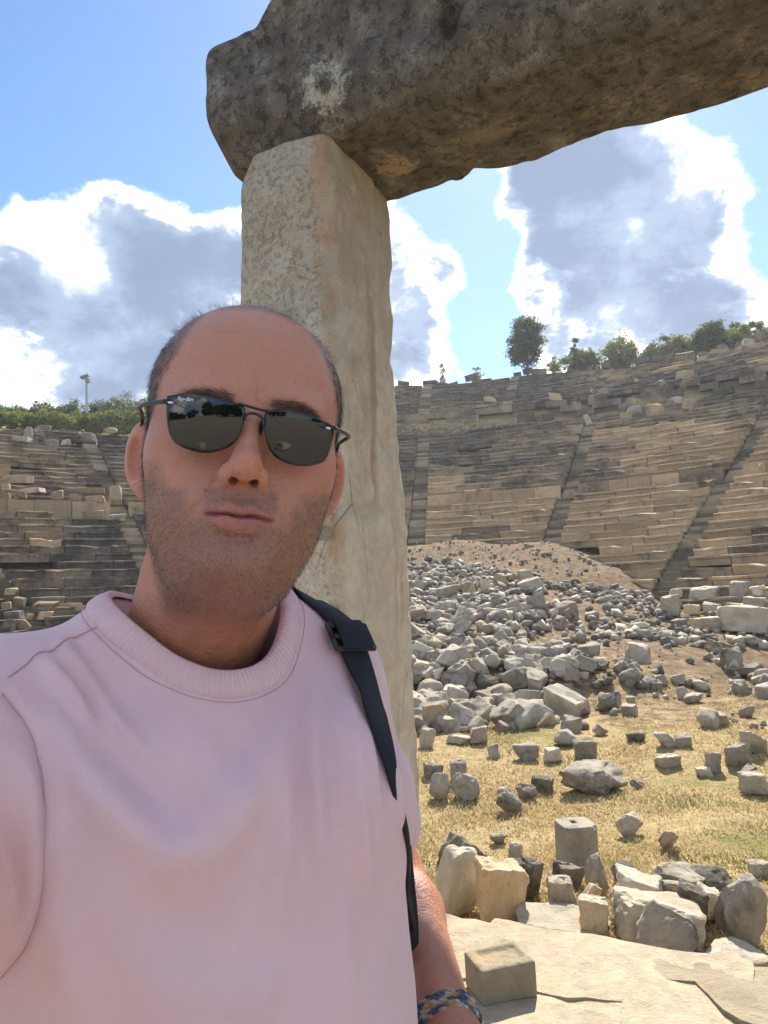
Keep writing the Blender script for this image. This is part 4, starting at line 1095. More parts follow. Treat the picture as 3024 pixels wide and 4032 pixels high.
def make_tree(name, base, W, H, shape, mat, label, cat, group, leaves, seed, leaf=.12, bare=.2):
    g = np.random.default_rng(seed); q = random.Random(seed)
    root = tag(empty(name, base), label, cat, group)
    nc = {'round': 90, 'cone': 46, 'bush': 40}[shape]; cl = []
    while len(cl) < nc:
        v = g.normal(size=3); v /= np.linalg.norm(v); rr = g.uniform(.05, 1) ** .45
        u = v * rr
        if shape == 'round': p = np.array([u[0] * W / 2 * .82, u[1] * W / 2 * .82, H * (bare + (1 - bare) * (.52 + .46 * u[2]))]); cr = W * .11
        elif shape == 'cone':
            t = g.random() ** 1.3; k = (1 - t) ** .8
            p = np.array([u[0] * W / 2 * k, u[1] * W / 2 * k, H * (.05 + .92 * t)]); cr = W * .13 * (1 - .55 * t)
        else: p = np.array([u[0] * W / 2 * .85, u[1] * W / 2 * .85, H * (.42 + .44 * u[2])]); cr = W * .11
        cl.append((p, cr * g.uniform(.7, 1.25)))
    per = leaves // nc; V = []
    for p, cr in cl:
        c = p + g.normal(size=(per, 3)) * np.array([cr, cr, cr * .75]) * .62
        ax = g.normal(size=(per, 3)); ax /= np.linalg.norm(ax, axis=1, keepdims=True)
        bx = np.cross(ax, g.normal(size=(per, 3))); bx /= np.linalg.norm(bx, axis=1, keepdims=True)
        s = leaf * g.uniform(.6, 1.3, (per, 1))
        V.append(np.stack([c - ax * s, c + bx * s * .45, c + ax * s, c - bx * s * .45], 1).reshape(-1, 3))
    V = np.concatenate(V); V[:, 2] = np.maximum(V[:, 2], .02); F = np.arange(len(V)).reshape(-1, 4)
    obj('crown', mesh_of('crown', V, F, mat), root)
    parts = []
    tr = max(.05, W * .035); top = H * (.85 if shape != 'bush' else .6)
    if shape == 'bush':
        for k in range(5):
            a = q.uniform(0, 6.3); e = (math.cos(a) * W * .28, math.sin(a) * W * .28, H * q.uniform(.5, .8))
            parts.append(tube([(0, 0, -.2), (e[0] * .4, e[1] * .4, e[2] * .5), e], [tr * .6, tr * .45, tr * .15], 5))
    else:
        parts.append(tube([(0, 0, -.3), (q.uniform(-.1, .1), 0, H * .3), (q.uniform(-.15, .15), q.uniform(-.1, .1), H * .6), (0, 0, top)], [tr * 1.3, tr, tr * .7, tr * .2]))
        for k in range(9):
            z = H * q.uniform(bare * .9, .7); a = q.uniform(0, 6.3); L = W * q.uniform(.25, .42)
            parts.append(tube([(0, 0, z), (math.cos(a) * L * .5, math.sin(a) * L * .5, z + L * .35), (math.cos(a) * L, math.sin(a) * L, z + L * .6)], [tr * .5, tr * .35, tr * .1], 5))
    obj('trunk', mesh_of('trunk', *join(parts), MAT_BARK), root)
    return root
def ring_pt(px, py, r):
    """ground point at radius r from the orchestra centre, in the vertical plane of a pixel column"""
    d = ray(px, py); h_ = Vector((d.x, d.y)); a = h_.dot(h_); b = -2 * (h_.x * CX + h_.y * CY); c = CX * CX + CY * CY - r * r
    t = (-b + math.sqrt(b * b - 4 * a * c)) / (2 * a); return Vector((d.x * t, d.y * t, float(T(d.x * t, d.y * t)))), t, CAM_H + d.z * t
def tree_px(name, x0, x1, ytop, r, shape, mat, label, cat, group, leaves, bare=.2, leaf=.12):
    xc = (x0 + x1) / 2; P, t, zt = ring_pt(xc, ytop, r); W = (x1 - x0) / FPX * t; H = max(.5, zt - P.z)
    return make_tree(name, P, W, H, shape, mat, label, cat, group, leaves, int(xc * 10 + ytop), leaf, bare)
TG = 'trees and bushes along the theatre rim'
tree_px('evergreen_tree', 503, 545, 317, 58.6, 'round', LEAF_D, 'round dark evergreen tree standing alone on the theatre rim', 'tree', TG, 9500, .16, .15)
tree_px('evergreen_tree', 562, 588, 338, 60, 'cone', LEAF_D, 'small pointed evergreen tree right of the round rim tree', 'tree', TG, 2400)
tree_px('bush', 592, 623, 337, 61, 'bush', LEAF_D, 'broad dark bush right of the pointed evergreen', 'bush', TG, 2600)
tree_px('bush', 617, 639, 336, 62, 'bush', LEAF_G, 'small green bush between two dark rim bushes', 'bush', TG, 1600)
tree_px('bush', 632, 676, 337, 61, 'bush', LEAF_D, 'widest dark bush on the right rim', 'bush', TG, 3000)
tree_px('bush', 582, 598, 341, 61, 'bush', LEAF_G, 'little bush beside the pointed evergreen', 'bush', TG, 1200)
tree_px('evergreen_tree', 690, 727, 317, 61, 'round', LEAF_D, 'round dark evergreen tree on the right rim', 'tree', TG, 7000, .10, .15)
tree_px('bush', 545, 563, 353, 61, 'bush', LEAF_Y, 'low yellowish bush at the foot of the round rim tree', 'bush', TG, 1200)
tree_px('bush', 437, 446, 357, 61, 'bush', LEAF_G, 'tiny bush on the skyline near the pillar', 'bush', TG, 500)
tree_px('bush', 469, 484, 362, 60, 'bush', LEAF_Y, 'low tuft on the skyline between pillar and round tree', 'bush', TG, 700)
RG = 'trees of the wooded slope beyond the right rim'
for i, (x0, x1, yt, r_, mt) in enumerate([(664, 700, 328, 63, LEAF_Y), (650, 684, 330, 65, LEAF_G), (718, 752, 319, 63, LEAF_Y), (738, 772, 314, 65, LEAF_G), (752, 792, 320, 63, LEAF_Y), (720, 748, 315, 67, LEAF_G), (594, 640, 333, 65, LEAF_Y), (636, 664, 331, 64, LEAF_Y), (556, 600, 343, 63, LEAF_G), (770, 800, 312, 66, LEAF_G)]):
    tree_px('slope_tree', x0, x1, yt, r_, 'bush', mt, ('yellowish tree behind the gap left of the right round evergreen', 'green tree peeping over the widest dark bush', 'yellowish tree just right of the right round evergreen', 'green tree near the right frame edge, tallest of the slope', 'yellowish tree at the right frame edge above the rim', 'green tree close behind the right round evergreen', 'yellowish tree behind the broad dark rim bush', 'yellowish tree behind the small green rim bush', 'green tree behind the pointed evergreen', 'green tree just past the right frame edge')[i], 'tree', RG, 3600, leaf=.2)
ORD = 'first second third fourth fifth sixth seventh eighth ninth tenth eleventh twelfth thirteenth fourteenth fifteenth'.split()
LG = 'bushes of the thicket above the left seating'
for i in range(15):
    x = -14 + i * 13 + rnd.uniform(-3, 3); w = rnd.uniform(20, 30)
    tree_px('thicket_bush', x - w / 2, x + w / 2, 409 - x * .02 + rnd.uniform(-3, 3), 50 + rnd.uniform(-1, 1.5), 'bush', (LEAF_Y, LEAF_G, LEAF_Y)[i % 3], 'yellow green bush, %s from the left in the front thicket row' % ORD[i], 'bush', LG, 1900)
for i in range(14):
    x = -12 + i * 14 + rnd.uniform(-3, 3); w = rnd.uniform(24, 34)
    tree_px('thicket_tree', x - w / 2, x + w / 2, 407 - max(0, x) * .135 + rnd.uniform(-4, 3), 58 + rnd.uniform(-2, 3), 'bush', LEAF_G if i % 4 else LEAF_D, 'darker green tree, %s from the left in the back thicket row' % ORD[i], 'tree', 'trees of the thicket above the left seating', 2100)
# wooded ridge behind the camera (seen only in the sunglasses)
def build_woods():
    VV = []
    for i in range(34):
        a = R(180 + rnd.uniform(-75, 75)); d = rnd.uniform(60, 110); x, y = d * math.sin(a), d * math.cos(a); z = float(T(x, y)); W = rnd.uniform(3.5, 6); H = rnd.uniform(5, 9)
        c = rng.normal(size=(360, 3)); c /= np.linalg.norm(c, axis=1, keepdims=True); c = c * rng.uniform(.6, 1, (360, 1)) * np.array([W, W, H / 2]) + np.array([x, y, z + H / 2])
        ax = rng.normal(size=(360, 3)) * .55; bx = rng.normal(size=(360, 3)) * .45
        VV.append(np.stack([c - ax, c + bx, c + ax, c - bx], 1).reshape(-1, 3))
    V = np.concatenate(VV); tag(obj('woods', mesh_of('woods', V, np.arange(len(V)).reshape(-1, 4), LEAF_D)), 'dark woods on the low ridge behind the viewer', 'woods', kind='stuff')
build_woods()

# ------------------------------------------------------------------ floodlight mast
def build_mast():
    P, t, zt = ring_pt(86.5, 378, 52); k = t / FPX
    Mm = Mat('galvanised_steel', .5, .5); Mm.color((0.33, 0.34, 0.35)); Mm.b.inputs['Metallic'].default_value = .6
    Ml = Mat('lamp_housing', .5, .4); Ml.color((0.22, 0.22, 0.23))
    root = tag(empty('floodlight_mast', P), 'thin grey floodlight mast rising above the left thicket', 'floodlight'); H = zt - P.z
    obj('pole', mesh_of('pole', *tube([(0, 0, 0), (0, 0, H * .5), (0, 0, H)], [.13, .11, .085], 10), Mm.m), root)
    def box(cx, cy, cz, sx, sy, sz, tilt):
        bm = bmesh.new(); bmesh.ops.create_cube(bm, size=1); bmesh.ops.scale(bm, vec=(sx, sy, sz), verts=bm.verts)
        bmesh.ops.bevel(bm, geom=bm.edges[:], offset=.04, segments=1, affect='EDGES')
        bmesh.ops.rotate(bm, matrix=Matrix.Rotation(tilt, 3, 'Y'), verts=bm.verts); bmesh.ops.translate(bm, vec=(cx, cy, cz), verts=bm.verts)
        me = bpy.data.meshes.new('lamp'); bm.to_mesh(me); bm.free(); me.materials.append(Ml.m); return me
    obj('crossbar', mesh_of('crossbar', *tube([(-.35, 0, H - .1), (.3, 0, H - .1)], [.05, .05], 8), Mm.m), root)
    obj('lamp_head', box(-.12, -.1, H + .12, .75, .4, .18, -.3), root); obj('lamp_head', box(.14, -.1, H - .25, .35, .35, .4, 0), root)
build_mast()
# ------------------------------------------------------------------ the man
PERSON_AT = Vector((-0.165, 0.72, 0.0))
HEAD = np.array([-0.1185, 0.620, 1.677]); HYAW, HROLL, HPITCH = R(14.5), R(7.5), R(0.0)
def _frame(yaw, roll=0.0, pitch=0.0):
    F = np.array([math.sin(yaw), -math.cos(yaw), 0.0]); Z = np.array([0, 0, 1.0]); X = np.array([math.cos(yaw), math.sin(yaw), 0.0])
    F, Z = F * math.cos(pitch) + Z * math.sin(pitch), Z * math.cos(pitch) - F * math.sin(pitch)
    X, Z = X * math.cos(roll) - Z * math.sin(roll), Z * math.cos(roll) + X * math.sin(roll)
    return np.stack([X, F, Z])           # rows: his left, forward, up
HB = _frame(HYAW, HROLL, HPITCH)
def h2w(p): return HEAD + np.asarray(p) @ HB
def w2h(p): return (np.asarray(p) - HEAD) @ HB.T
NECK = np.array([-0.168, 0.684, 1.519]); TB = _frame(R(30))
def t2w(p): return NECK + np.asarray(p) @ TB
def w2t(p): return (np.asarray(p) - NECK) @ TB.T
E_L, W_L = np.array([-.020, 1.03, 1.175]), np.array([.041, .786, 1.107])
S_L = t2w((.126, -.02, -.07)); S_R = t2w((-.18, -.0, -.075))
E_R, W_R = np.array([-.345, .315, 1.36]), np.array([-.275, .085, 1.43])
f32 = np.float32

def head_sdf(p):
    """p in (his left, forward, up) from the middle of the head at eye height"""
    ax = np.abs(p[..., 0]); q = np.stack([ax, p[..., 1], p[..., 2]], -1)     # symmetric copy
    x, f, z = p[..., 0], p[..., 1], p[..., 2]
    D = s_ell(q, (0, -.010, .028), (.0758, .100, .087))                       # cranium
    D = smin(D, s_ell(q, (.0, .028, .034), (.070, .064, .064)), .03)          # forehead
    D = smin(D, s_ell(q, (0, .028, -.035), (.0635, .058, .078)), .03)         # mid face
    D = smin(D, s_ell(q, (.047, .046, -.026), (.024, .027, .024)), .025)      # cheekbones
    D = smin(D, s_ell(q, (.0330, .043, -.064), (.0285, .038, .040)), .025)      # cheeks
    D = smin(D, s_ell(q, (0, .036, -.082), (.0455, .056, .040)), .03)          # jaw
    D = smin(D, s_ell(q, (.0375, .004, -.064), (.022, .034, .034)), .03)       # jaw angle
    D = smin(D, s_ell(q, (0, .084, -.104), (.025, .018, .017)), .022)         # chin
    D = smin(D, s_ell(q, (0, .035, -.116), (.040, .044, .020)), .03)          # under the chin
    D = smin(D, s_ell(q, (.026, .083, .014), (.024, .012, .0085)), .018)      # brow
    D = smax(D, -s_ell(q, (.034, .108, -.006), (.019, .022, .013)), .02)      # eye sockets
    D = smin(D, s_ell(q, (.033, .072, -.004), (.0165, .0135, .012)), .008)    # lids
    # nose
    D = smin(D, s_cap(q, (0, .0845, .012), (0, .108, -.034), .0062, .0090), .012)
    D = smin(D, s_ell(q, (0, .1085, -.0375), (.0105, .0125, .0112)), .008)
    D = smin(D, s_ell(q, (.0112, .0985, -.0430), (.0072, .0112, .0082)), .005)
    D = smax(D, -s_ell(q, (.0068, .1030, -.0480), (.0040, .0062, .0062)), .0012)
    D = smax(D, -s_cap(q, (.0200, .0945, -.036), (.0205, .0885, -.047), .0014), .004)
    # mouth region, lips
    D = smin(D, s_ell(q, (0, .078, -.068), (.033, .0195, .020)), .018)
    D = smax(D, -s_cap(q, (0, .1045, -.0545), (0, .104, -.062), .0025, .003), .006)           # philtrum
    up_ = smin(s_cap(q, (.0255, .0865, -.0716), (.007, .0990, -.0672), .0022, .0050), s_cap(q, (.007, .0990, -.0672), (0, .0985, -.0688), .0050, .0044), .003)
    lo_ = smin(s_cap(q, (.0245, .0860, -.0735), (.009, .0980, -.0775), .0024, .0058), s_cap(q, (.009, .0980, -.0775), (0, .0990, -.0780), .0058, .0060), .004)
    D = smin(D, up_, .005); D = smin(D, lo_, .005)
    fr = (f > .06)
    zl = -.0722 - .0010 * np.cos(x / .0042) * np.exp(-(x / .009) ** 2) - .9 * x * x          # the line between the lips
    D = D + fr * .0042 * np.exp(-((z - zl) / .0011) ** 2) * sstep(.0268, .0215, ax)
    D = D + fr * .0018 * np.exp(-((z + .0890) / .0035) ** 2) * sstep(.022, .008, ax)           # under the lower lip
    tt = np.clip((-.045 - z) / .034, 0, 1); D = D + fr * .0016 * np.exp(-((ax - .0195 - .017 * tt) / .0026) ** 2) * sstep(-.042, -.052, z) * sstep(-.084, -.070, z)   # nasolabial fold
    D = D + fr * .0015 * np.exp(-((x - .0035) / .0009) ** 2) * sstep(.004, .014, z) * sstep(.036, .024, z)          # frown line
    for zz_, kk in ((.052, .0005), (.063, .0005), (.043, .0003)): D = D + kk * np.exp(-((z - zz_ - .006 * np.cos(x * 60) - .002 * np.sin(x * 140)) / .0016) ** 2) * fr * np.exp(-(x / .04) ** 2)
    # neck
    nb = w2h(t2w((-.012, -.022, -.03)));
    P0_, P1_ = np.array([0, -.018, -.055]), nb
    s = p[..., 0] * 0
    D = smin(D, s_cap(p, P0_, P1_, .061, .063), .03)
    D = smin(D, s_cap(p, (0, .020, -.105), nb + np.array([0, .018, -.01]), .034, .022), .03)    # throat
    # ears
    for sg in (-1, 1):
        c = np.array([sg * .0790, -.012, -.021]); th = R(35) * sg
        d = p - c.astype(f32); ca, sa = math.cos(th), math.sin(th)
        u = d[..., 0] * ca + d[..., 1] * sa; v = -d[..., 0] * sa + d[..., 1] * ca; w = d[..., 2] * .985 - v * .17; v = v * .985 + d[..., 2] * .17
        e = np.stack([u, v, w], -1)
        E = s_ell(e, (sg * .002, -.004, .004), (.0064, .0200, .0300))
        E = smin(E, s_ell(e, (0, .003, -.024), (.0055, .0105, .0125)), .008)      # lobe
        E = smax(E, -s_ell(e, (sg * .0078, -.0012, .001), (.0098, .0125, .0195)), .003)   # bowl
        E = smin(E, s_ell(e, (sg * .001, .001, .005), (.0035, .003, .014)), .006)
        E = smin(E, s_ell(e, (sg * .002, .0135, -.008), (.0045, .004, .006)), .004)       # tragus
        D = smin(D, E, .006)
    return D
def hair_mask(L):
    """how much scalp hair grows at a head-space point"""
    x, f, z = np.abs(L[:, 0]), L[:, 1], L[:, 2]
    n = fbm(L * 45, 3, 6) * .010
    lim = np.interp(z, [-.02, .02, .05, .075, .10, .115], [.032, .056, .072, .070, .058, .044])
    side = sstep(-.004, .010, lim - f + n) * sstep(.050, .060, x + np.clip(.02 - f, 0, 1) * .5 + np.clip(z - .05, 0, 1) * .35) * sstep(-.012, .0, z)
    burn = sstep(.060, .064, x) * sstep(.007, .0, np.abs(f - .032) - .009) * sstep(-.050, -.038, z)
    top = .5 * sstep(.045, .018, f + n) * sstep(.072, .088, z)
    front = .8 * sstep(.040, .018, np.hypot(x - .006, (f - .042) * .9)) * sstep(.085, .098, z)
    ear = sstep(.0800, .0775, x) ; side = side * ear; burn = burn * ear
    return np.clip(np.maximum(np.maximum(side, burn), np.maximum(top, front)), 0, 1)
def beard_mask(L):
    x, f, z = np.abs(L[:, 0]), L[:, 1], L[:, 2]
    n = fbm(L * 60, 3, 3) * .008
    jaw = sstep(-.052, -.074, z - np.clip(x - .035, 0, .03) * .75 + n) * sstep(-.150, -.125, z - .25 * (f - .06)) * sstep(-.012, .012, f)
    mous = sstep(.030, .022, x) * sstep(-.050, -.056, z) * (z > -.072) * sstep(.080, .086, f)
    gap = 1 - .6 * sstep(.012, .004, np.abs(x - .030)) * sstep(-.085, -.07, z)
    chk = sstep(.056, .064, x) * sstep(-.036, -.052, z) * sstep(-.004, .006, f)
    return np.clip(np.maximum(np.maximum(jaw * gap, mous), chk), 0, 1)
def lip_mask(L):
    x, f, z = np.abs(L[:, 0]), L[:, 1], L[:, 2]
    t = np.clip(x / .0265, 0, 1)
    zu = -.0645 - .0005 * np.exp(-(x / .003) ** 2) * 3 - .0072 * t ** 1.8; zl = -.0838 + .0100 * t ** 1.7
    return sstep(.0012, -.0008, z - zu) * sstep(-.0012, .0008, z - zl) * (t < 1) * sstep(.082, .088, f)

def band_mesh(fn, lo, hi, h, k):
    """mesh a distance field, evaluating the fine grid only near the surface"""
    n = [int(math.ceil((b - a) / (h * k))) for a, b in zip(lo, hi)]
    gc = [a + h * k * (np.arange(m_) + .5) - h * .5 for a, m_ in zip(lo, n)]
    Dc = np.empty(n, f32)
    for i in range(0, n[2], 16): Dc[:, :, i:i + 16] = fn(np.stack(np.meshgrid(gc[0], gc[1], gc[2][i:i + 16], indexing='ij'), -1).astype(f32))
    near = np.abs(Dc) < h * k * 1.6 + .002
    D = np.repeat(np.repeat(np.repeat(Dc, k, 0), k, 1), k, 2); I = np.nonzero(np.repeat(np.repeat(np.repeat(near, k, 0), k, 1), k, 2))
    P = np.stack(I, -1).astype(f32) * f32(h) + np.array(lo, f32); v = np.empty(len(P), f32)
    for i in range(0, len(P), 400000): v[i:i + 400000] = fn(P[i:i + 400000])
    D[I] = v
    return surface_nets(D, lo, h)
def build_head():
    V, F = band_mesh(head_sdf, (-.110, -.125, -.215), (.110, .130, .128), .00115, 5)
    V = smooth_mesh(V, F, 3, .5)
    return V, F[:, ::-1]
def limb_parts():
    """forearms and hands, and the body under the clothes, in world space at a coarser pitch"""
    def net(fn, lo, hi, h):
        g = [np.arange(a, b + h, h) for a, b in zip(lo, hi)]
        P = np.stack(np.meshgrid(*g, indexing='ij'), -1).astype(f32)
        V, F = surface_nets(fn(P).astype(f32), [a[0] for a in g], h); return smooth_mesh(V, F, 2, .5), F
    out = []
    def hand(p, w, d, side, up_, curl, thumb):
        """palm and five bent fingers: w wrist, d towards the fingers, side towards the thumb, up_ back of the hand"""
        d, side, up_ = [np.array(v) / np.linalg.norm(v) for v in (d, side, up_)]
        Dh = s_cap(p, w, w + d * .03, .027, .028)
        for k in range(4): Dh = smin(Dh, s_cap(p, w + d * .02 + side * (.012 - .008 * k), w + d * .085 + side * (.030 - .0195 * k), .016, .0125), .012)
        for k, L in enumerate((.040, .045, .042, .033)):
            a = w + d * .088 + side * (.030 - .0195 * k); an = curl * (.5 + .06 * k); dd = d
            for s_, r0 in ((1, .0098), (.72, .0088), (.55, .0078)):
                dd = d * math.cos(an) - up_ * math.sin(an); b = a + dd * L * s_
                Dh = smin(Dh, s_cap(p, a, b, r0, r0 * .9), .004); a = b; an += curl
        a = w + d * .025 + side * .030; dd = d * .6 + side * .75 - up_ * .25
        for s_, r0 in ((.045, .0135), (.032, .0105), (.026, .0095)):
            dd = dd / np.linalg.norm(dd); b = a + dd * s_; Dh = smin(Dh, s_cap(p, a, b, r0, r0 * .88), .008); a = b; dd = dd + d * .35 - up_ * thumb
        return Dh
    def left(p):
        d = W_L - E_L; d = d / np.linalg.norm(d)
        D = s_cap(p, S_L + (E_L - S_L) * .25, E_L, .042, .044)
        m = E_L + (W_L - E_L) * .35
        D = smin(D, smin(s_cap(p, E_L, m, .044, .046), s_cap(p, m, W_L, .046, .0285), .02), .02)
        return smin(D, hand(p, W_L + d * .02, d + np.array([0.05, -.2, -.5]), (-.7, -.5, .3), (.6, -.2, .7), .5, .1), .02)
    out.append(net(left, (-.13, .56, 1.02), (.16, 1.10, 1.47), .0042))
    def right(p):
        d = W_R - E_R; d = d / np.linalg.norm(d)
        D = s_cap(p, S_R, E_R, .052, .045); m = E_R + (W_R - E_R) * .35
        D = smin(D, smin(s_cap(p, E_R, m, .045, .046), s_cap(p, m, W_R, .046, .0285), .02), .02)
        return smin(D, hand(p, W_R + d * .015, d + np.array([.6, .0, .25]), (.3, .4, .8), (-.7, .3, .2), .6, .15), .02)
    out.append(net(right, (-.47, -.14, 1.27), (-.06, .72, 1.64), .0048))
    def trunk(p):
        q = w2t(p).astype(f32)
        D = s_ell(q, (0, -.01, -.30), (.155, .10, .22)); D = smin(D, s_cap(q, (-.14, -.03, -.10), (.10, -.03, -.10), .038), .03)
        D = smin(D, s_cap(q, (0, -.03, -.12), (0, -.04, .0), .050, .048), .02)
        return D
    out.append(net(trunk, (-.42, .50, 1.0), (.10, .98, 1.60), .010))
    return out
MAT_SKIN = None
def skin_mat():
    M = Mat('skin', .42, .5)
    c = M.attr('tone'); p = M.coord('Object')
    n = M.noise(p, 60, 4, .65); fine = M.noise(p, 420, 3, .6); sp = M.noise(p, 1500, 2, .5)
    c = M.mix(M.math('MULTIPLY', M.ramp(n, .4, .7), .35), c, (0.62, 0.24, 0.16)); c = M.mix(M.math('MULTIPLY', M.ramp(M.noise(p, 28, 4, .6), .55, .75), .25), c, (0.42, 0.21, 0.13))
    c = M.mix(M.math('MULTIPLY', M.ramp(fine, .5, .72), .16), c, (0.30, 0.13, 0.08))
    st = M.attr('stubble', 'Fac')
    dots = M.ramp(sp, .47, .62)
    c = M.mix(M.math('MULTIPLY', M.math('MULTIPLY', st, M.math('ADD', M.math('MULTIPLY', dots, .38), .34)), .9), c, (0.085, 0.07, 0.065))
    M.color(c)
    M.b.inputs['Subsurface Weight'].default_value = .12
    M.b.inputs['Subsurface Radius'].default_value = (1.0, .35, .2); M.b.inputs['Subsurface Scale'].default_value = .006
    M.put(M.ramp(n, .3, .7, .32, .52), M.b.inputs['Roughness'])
    b = M.bump(fine, .8, .0014); b = M.bump(M.vor(p, 620), .45, .0009, b); M.bump(n, .55, .004, b)
    return M.m
def strand_mesh(name, R0, Dr, Ln, wid, mat, rg, bend=.3):
    """short hairs as tapered slivers: roots, directions, lengths"""
    n = len(R0); side = np.cross(Dr, rg.normal(size=(n, 3))); side /= np.linalg.norm(side, axis=1, keepdims=True) + 1e-9
    Bn = np.cross(Dr, side); m_ = R0 + Dr * (Ln * .55)[:, None]; t_ = R0 + Dr * Ln[:, None] + Bn * (Ln * bend * rg.normal(size=n))[:, None]
    w = wid[:, None] * .5
    V = np.stack([R0 - side * w, R0 + side * w, m_ + side * w * .8, t_, m_ - side * w * .8], 1).reshape(-1, 3)
    k = np.arange(n)[:, None] * 5
    F = np.concatenate([k + np.array([0, 1, 2]), k + np.array([0, 2, 4]), k + np.array([4, 2, 3])])
    return mesh_of(name, V, F, mat)
def build_person():
    rg = np.random.default_rng(77)
    O = np.array(PERSON_AT)
    root = tag(empty('person', PERSON_AT), 'man in pink t-shirt and dark sunglasses taking a selfie before the ruins', 'person')
    V, F = build_head(); L = V.copy()
    Nl = vert_normals(V, F[:, ::-1])                      # head-space normals, outward
    W = h2w(V)
    base = np.array([0.52, 0.238, 0.152]); n1 = fbm(L * 22, 3, 2)[:, None]
    tone = base * (1 + .06 * n1)
    x, f, z = np.abs(L[:, 0]), L[:, 1], L[:, 2]
    red = np.exp(-((x / .02) ** 2 + ((z + .038) / .02) ** 2)) * (f > .08) * .5 + np.exp(-(((x - .045) / .025) ** 2 + ((z + .03) / .022) ** 2)) * .35 + sstep(.06, .09, z) * sstep(.0, .04, f) * .25 + (x > .078) * .45
    tone = tone * (1 - red[:, None]) + np.array([0.57, 0.215, 0.145]) * red[:, None]
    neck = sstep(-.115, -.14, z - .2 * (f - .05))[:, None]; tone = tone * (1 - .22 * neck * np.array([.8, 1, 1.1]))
    hm = hair_mask(L); bmk = beard_mask(L); lm = lip_mask(L)
    tone = tone * (1 - .7 * hm[:, None]) + np.array([.045, .04, .038]) * .7 * hm[:, None]
    tone = tone * (1 - lm[:, None]) + np.array([0.37, 0.135, 0.125]) * lm[:, None]
    bw = sstep(.0046, .002, np.abs(z - (.0125 + .10 * np.clip(x - .012, 0, .018) - 11 * np.clip(x - .03, 0, 1) ** 2))) * sstep(.010, .015, x) * sstep(.052, .046, x) * (f > .06)
    tone = tone * (1 - .5 * bw[:, None]) + np.array([.03, .025, .02]) * .5 * bw[:, None]
    nos = np.exp(-(((x - .0068) / .0034) ** 2 + ((f - .102) / .0055) ** 2 + ((z + .0465) / .0045) ** 2))[:, None]; tone = tone * (1 - .85 * np.clip(nos * 1.6, 0, 1))  # shade inside the nostrils, painted into the skin tone
    stub = bmk * (1 - lm)
    VV, FF, TT, SS = [W], [F], [tone], [stub]; n = len(W)
    for v, fc in limb_parts():
        VV.append(v); FF.append(fc + n); n += len(v)
        nn = fbm(v * 14, 3, 5)[:, None]
        TT.append(np.array([0.40, 0.175, 0.105]) * (1 + .15 * nn)); SS.append(np.zeros(len(v)))
    arm, armF = VV[1], FF[1] - len(W)
    VV = np.concatenate(VV) - O; FF = np.concatenate(FF)
    me = mesh_of('body', VV, FF, skin_mat(), True)
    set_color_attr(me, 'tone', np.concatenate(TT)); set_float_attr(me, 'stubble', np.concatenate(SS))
    body = obj('body', me, root)
    # hair, brows, stubble
    Nw = Nl @ HB
    def hairs(name, weight, count, ln, wid, flow, lift, mat, parent=root, bend=.3):
        pr = weight / weight.sum(); i = rg.choice(len(W), count, p=pr)
        jit = rg.normal(size=(count, 3)) * .0007
        d = Nw[i] * lift + flow(L[i]) @ HB * (1 - lift) + rg.normal(size=(count, 3)) * .16
        d /= np.linalg.norm(d, axis=1, keepdims=True)
        me_ = strand_mesh(name, W[i] + jit - O - Nw[i] * .0004, d, rg.uniform(*ln, count), rg.uniform(*wid, count), mat, rg, bend)
        return obj(name, me_, parent)
    def hmat(name, a, b, rough=.45):
        M = Mat(name, rough, .5); i = M.nd('ShaderNodeNewGeometry').outputs['Random Per Island']; M.color(M.mix(M.ramp(i, .55, .95), a, b)); return M.m
    MH = hmat('dark_hair', (0.018, 0.014, 0.012), (0.10, 0.09, 0.08)); MS = hmat('stubble_hair', (0.03, 0.022, 0.018), (0.42, 0.36, 0.30))
    down = lambda l: np.stack([l[:, 0] * 0, -.5 + l[:, 0] * 0, -.85 + l[:, 0] * 0], -1)
    comb = lambda l: np.stack([l[:, 0] * 3, -.8 + l[:, 0] * 0, .15 + l[:, 0] * 0], -1)
    sd = hm * (z < .07); tp = hm * (z >= .07)
    hairs('hair', sd ** 1.5 + 1e-9 * (sd > .05), 16000, (.005, .010), (.00014, .00024), down, .28, MH)
    hairs('hair', tp + 1e-9 * (tp > .05), 4200, (.006, .013), (.00010, .00018), comb, .30, MH, bend=.3)
    hairs('hair', tp * np.exp(-(L[:, 0] / .03) ** 2) + 1e-12, 90, (.012, .026), (.00008, .00013), comb, .45, MH, bend=.8)
    hairs('stubble', stub ** 1.3, 16000, (.0014, .0032), (.00013, .00021), down, .55, MS)
    an = vert_normals(arm, armF); ta = np.clip(((arm - E_L) @ (W_L - E_L)) / ((W_L - E_L) @ (W_L - E_L)), -1, 2); ok = np.nonzero((ta > .02) & (ta < .93))[0]
    i = rg.choice(ok, 2600); ad = (W_L - E_L) / np.linalg.norm(W_L - E_L)
    d = an[i] * .35 + ad * .6 + np.array([0, 0, -.25]) + rg.normal(size=(2600, 3)) * .18; d /= np.linalg.norm(d, axis=1, keepdims=True)
    obj('arm_hair', strand_mesh('arm_hair', arm[i] - O + rg.normal(size=(2600, 3)) * .002 * 0, d, rg.uniform(.006, .014, 2600), rg.uniform(.00008, .00013, 2600), hmat('arm_hair', (0.05, 0.032, 0.02), (0.20, 0.13, 0.08)), rg, .4), root)
    bl = lambda l: np.stack([np.sign(l[:, 0]) * .9, l[:, 0] * 0, .45 - np.abs(l[:, 0]) * 14], -1)
    hairs('eyebrow', bw + 1e-12, 900, (.006, .011), (.00012, .0002), bl, .22, MH)
    # eyes behind the lenses
    Mw = Mat('eye', .15, .5); q_ = Mw.coord('Object')
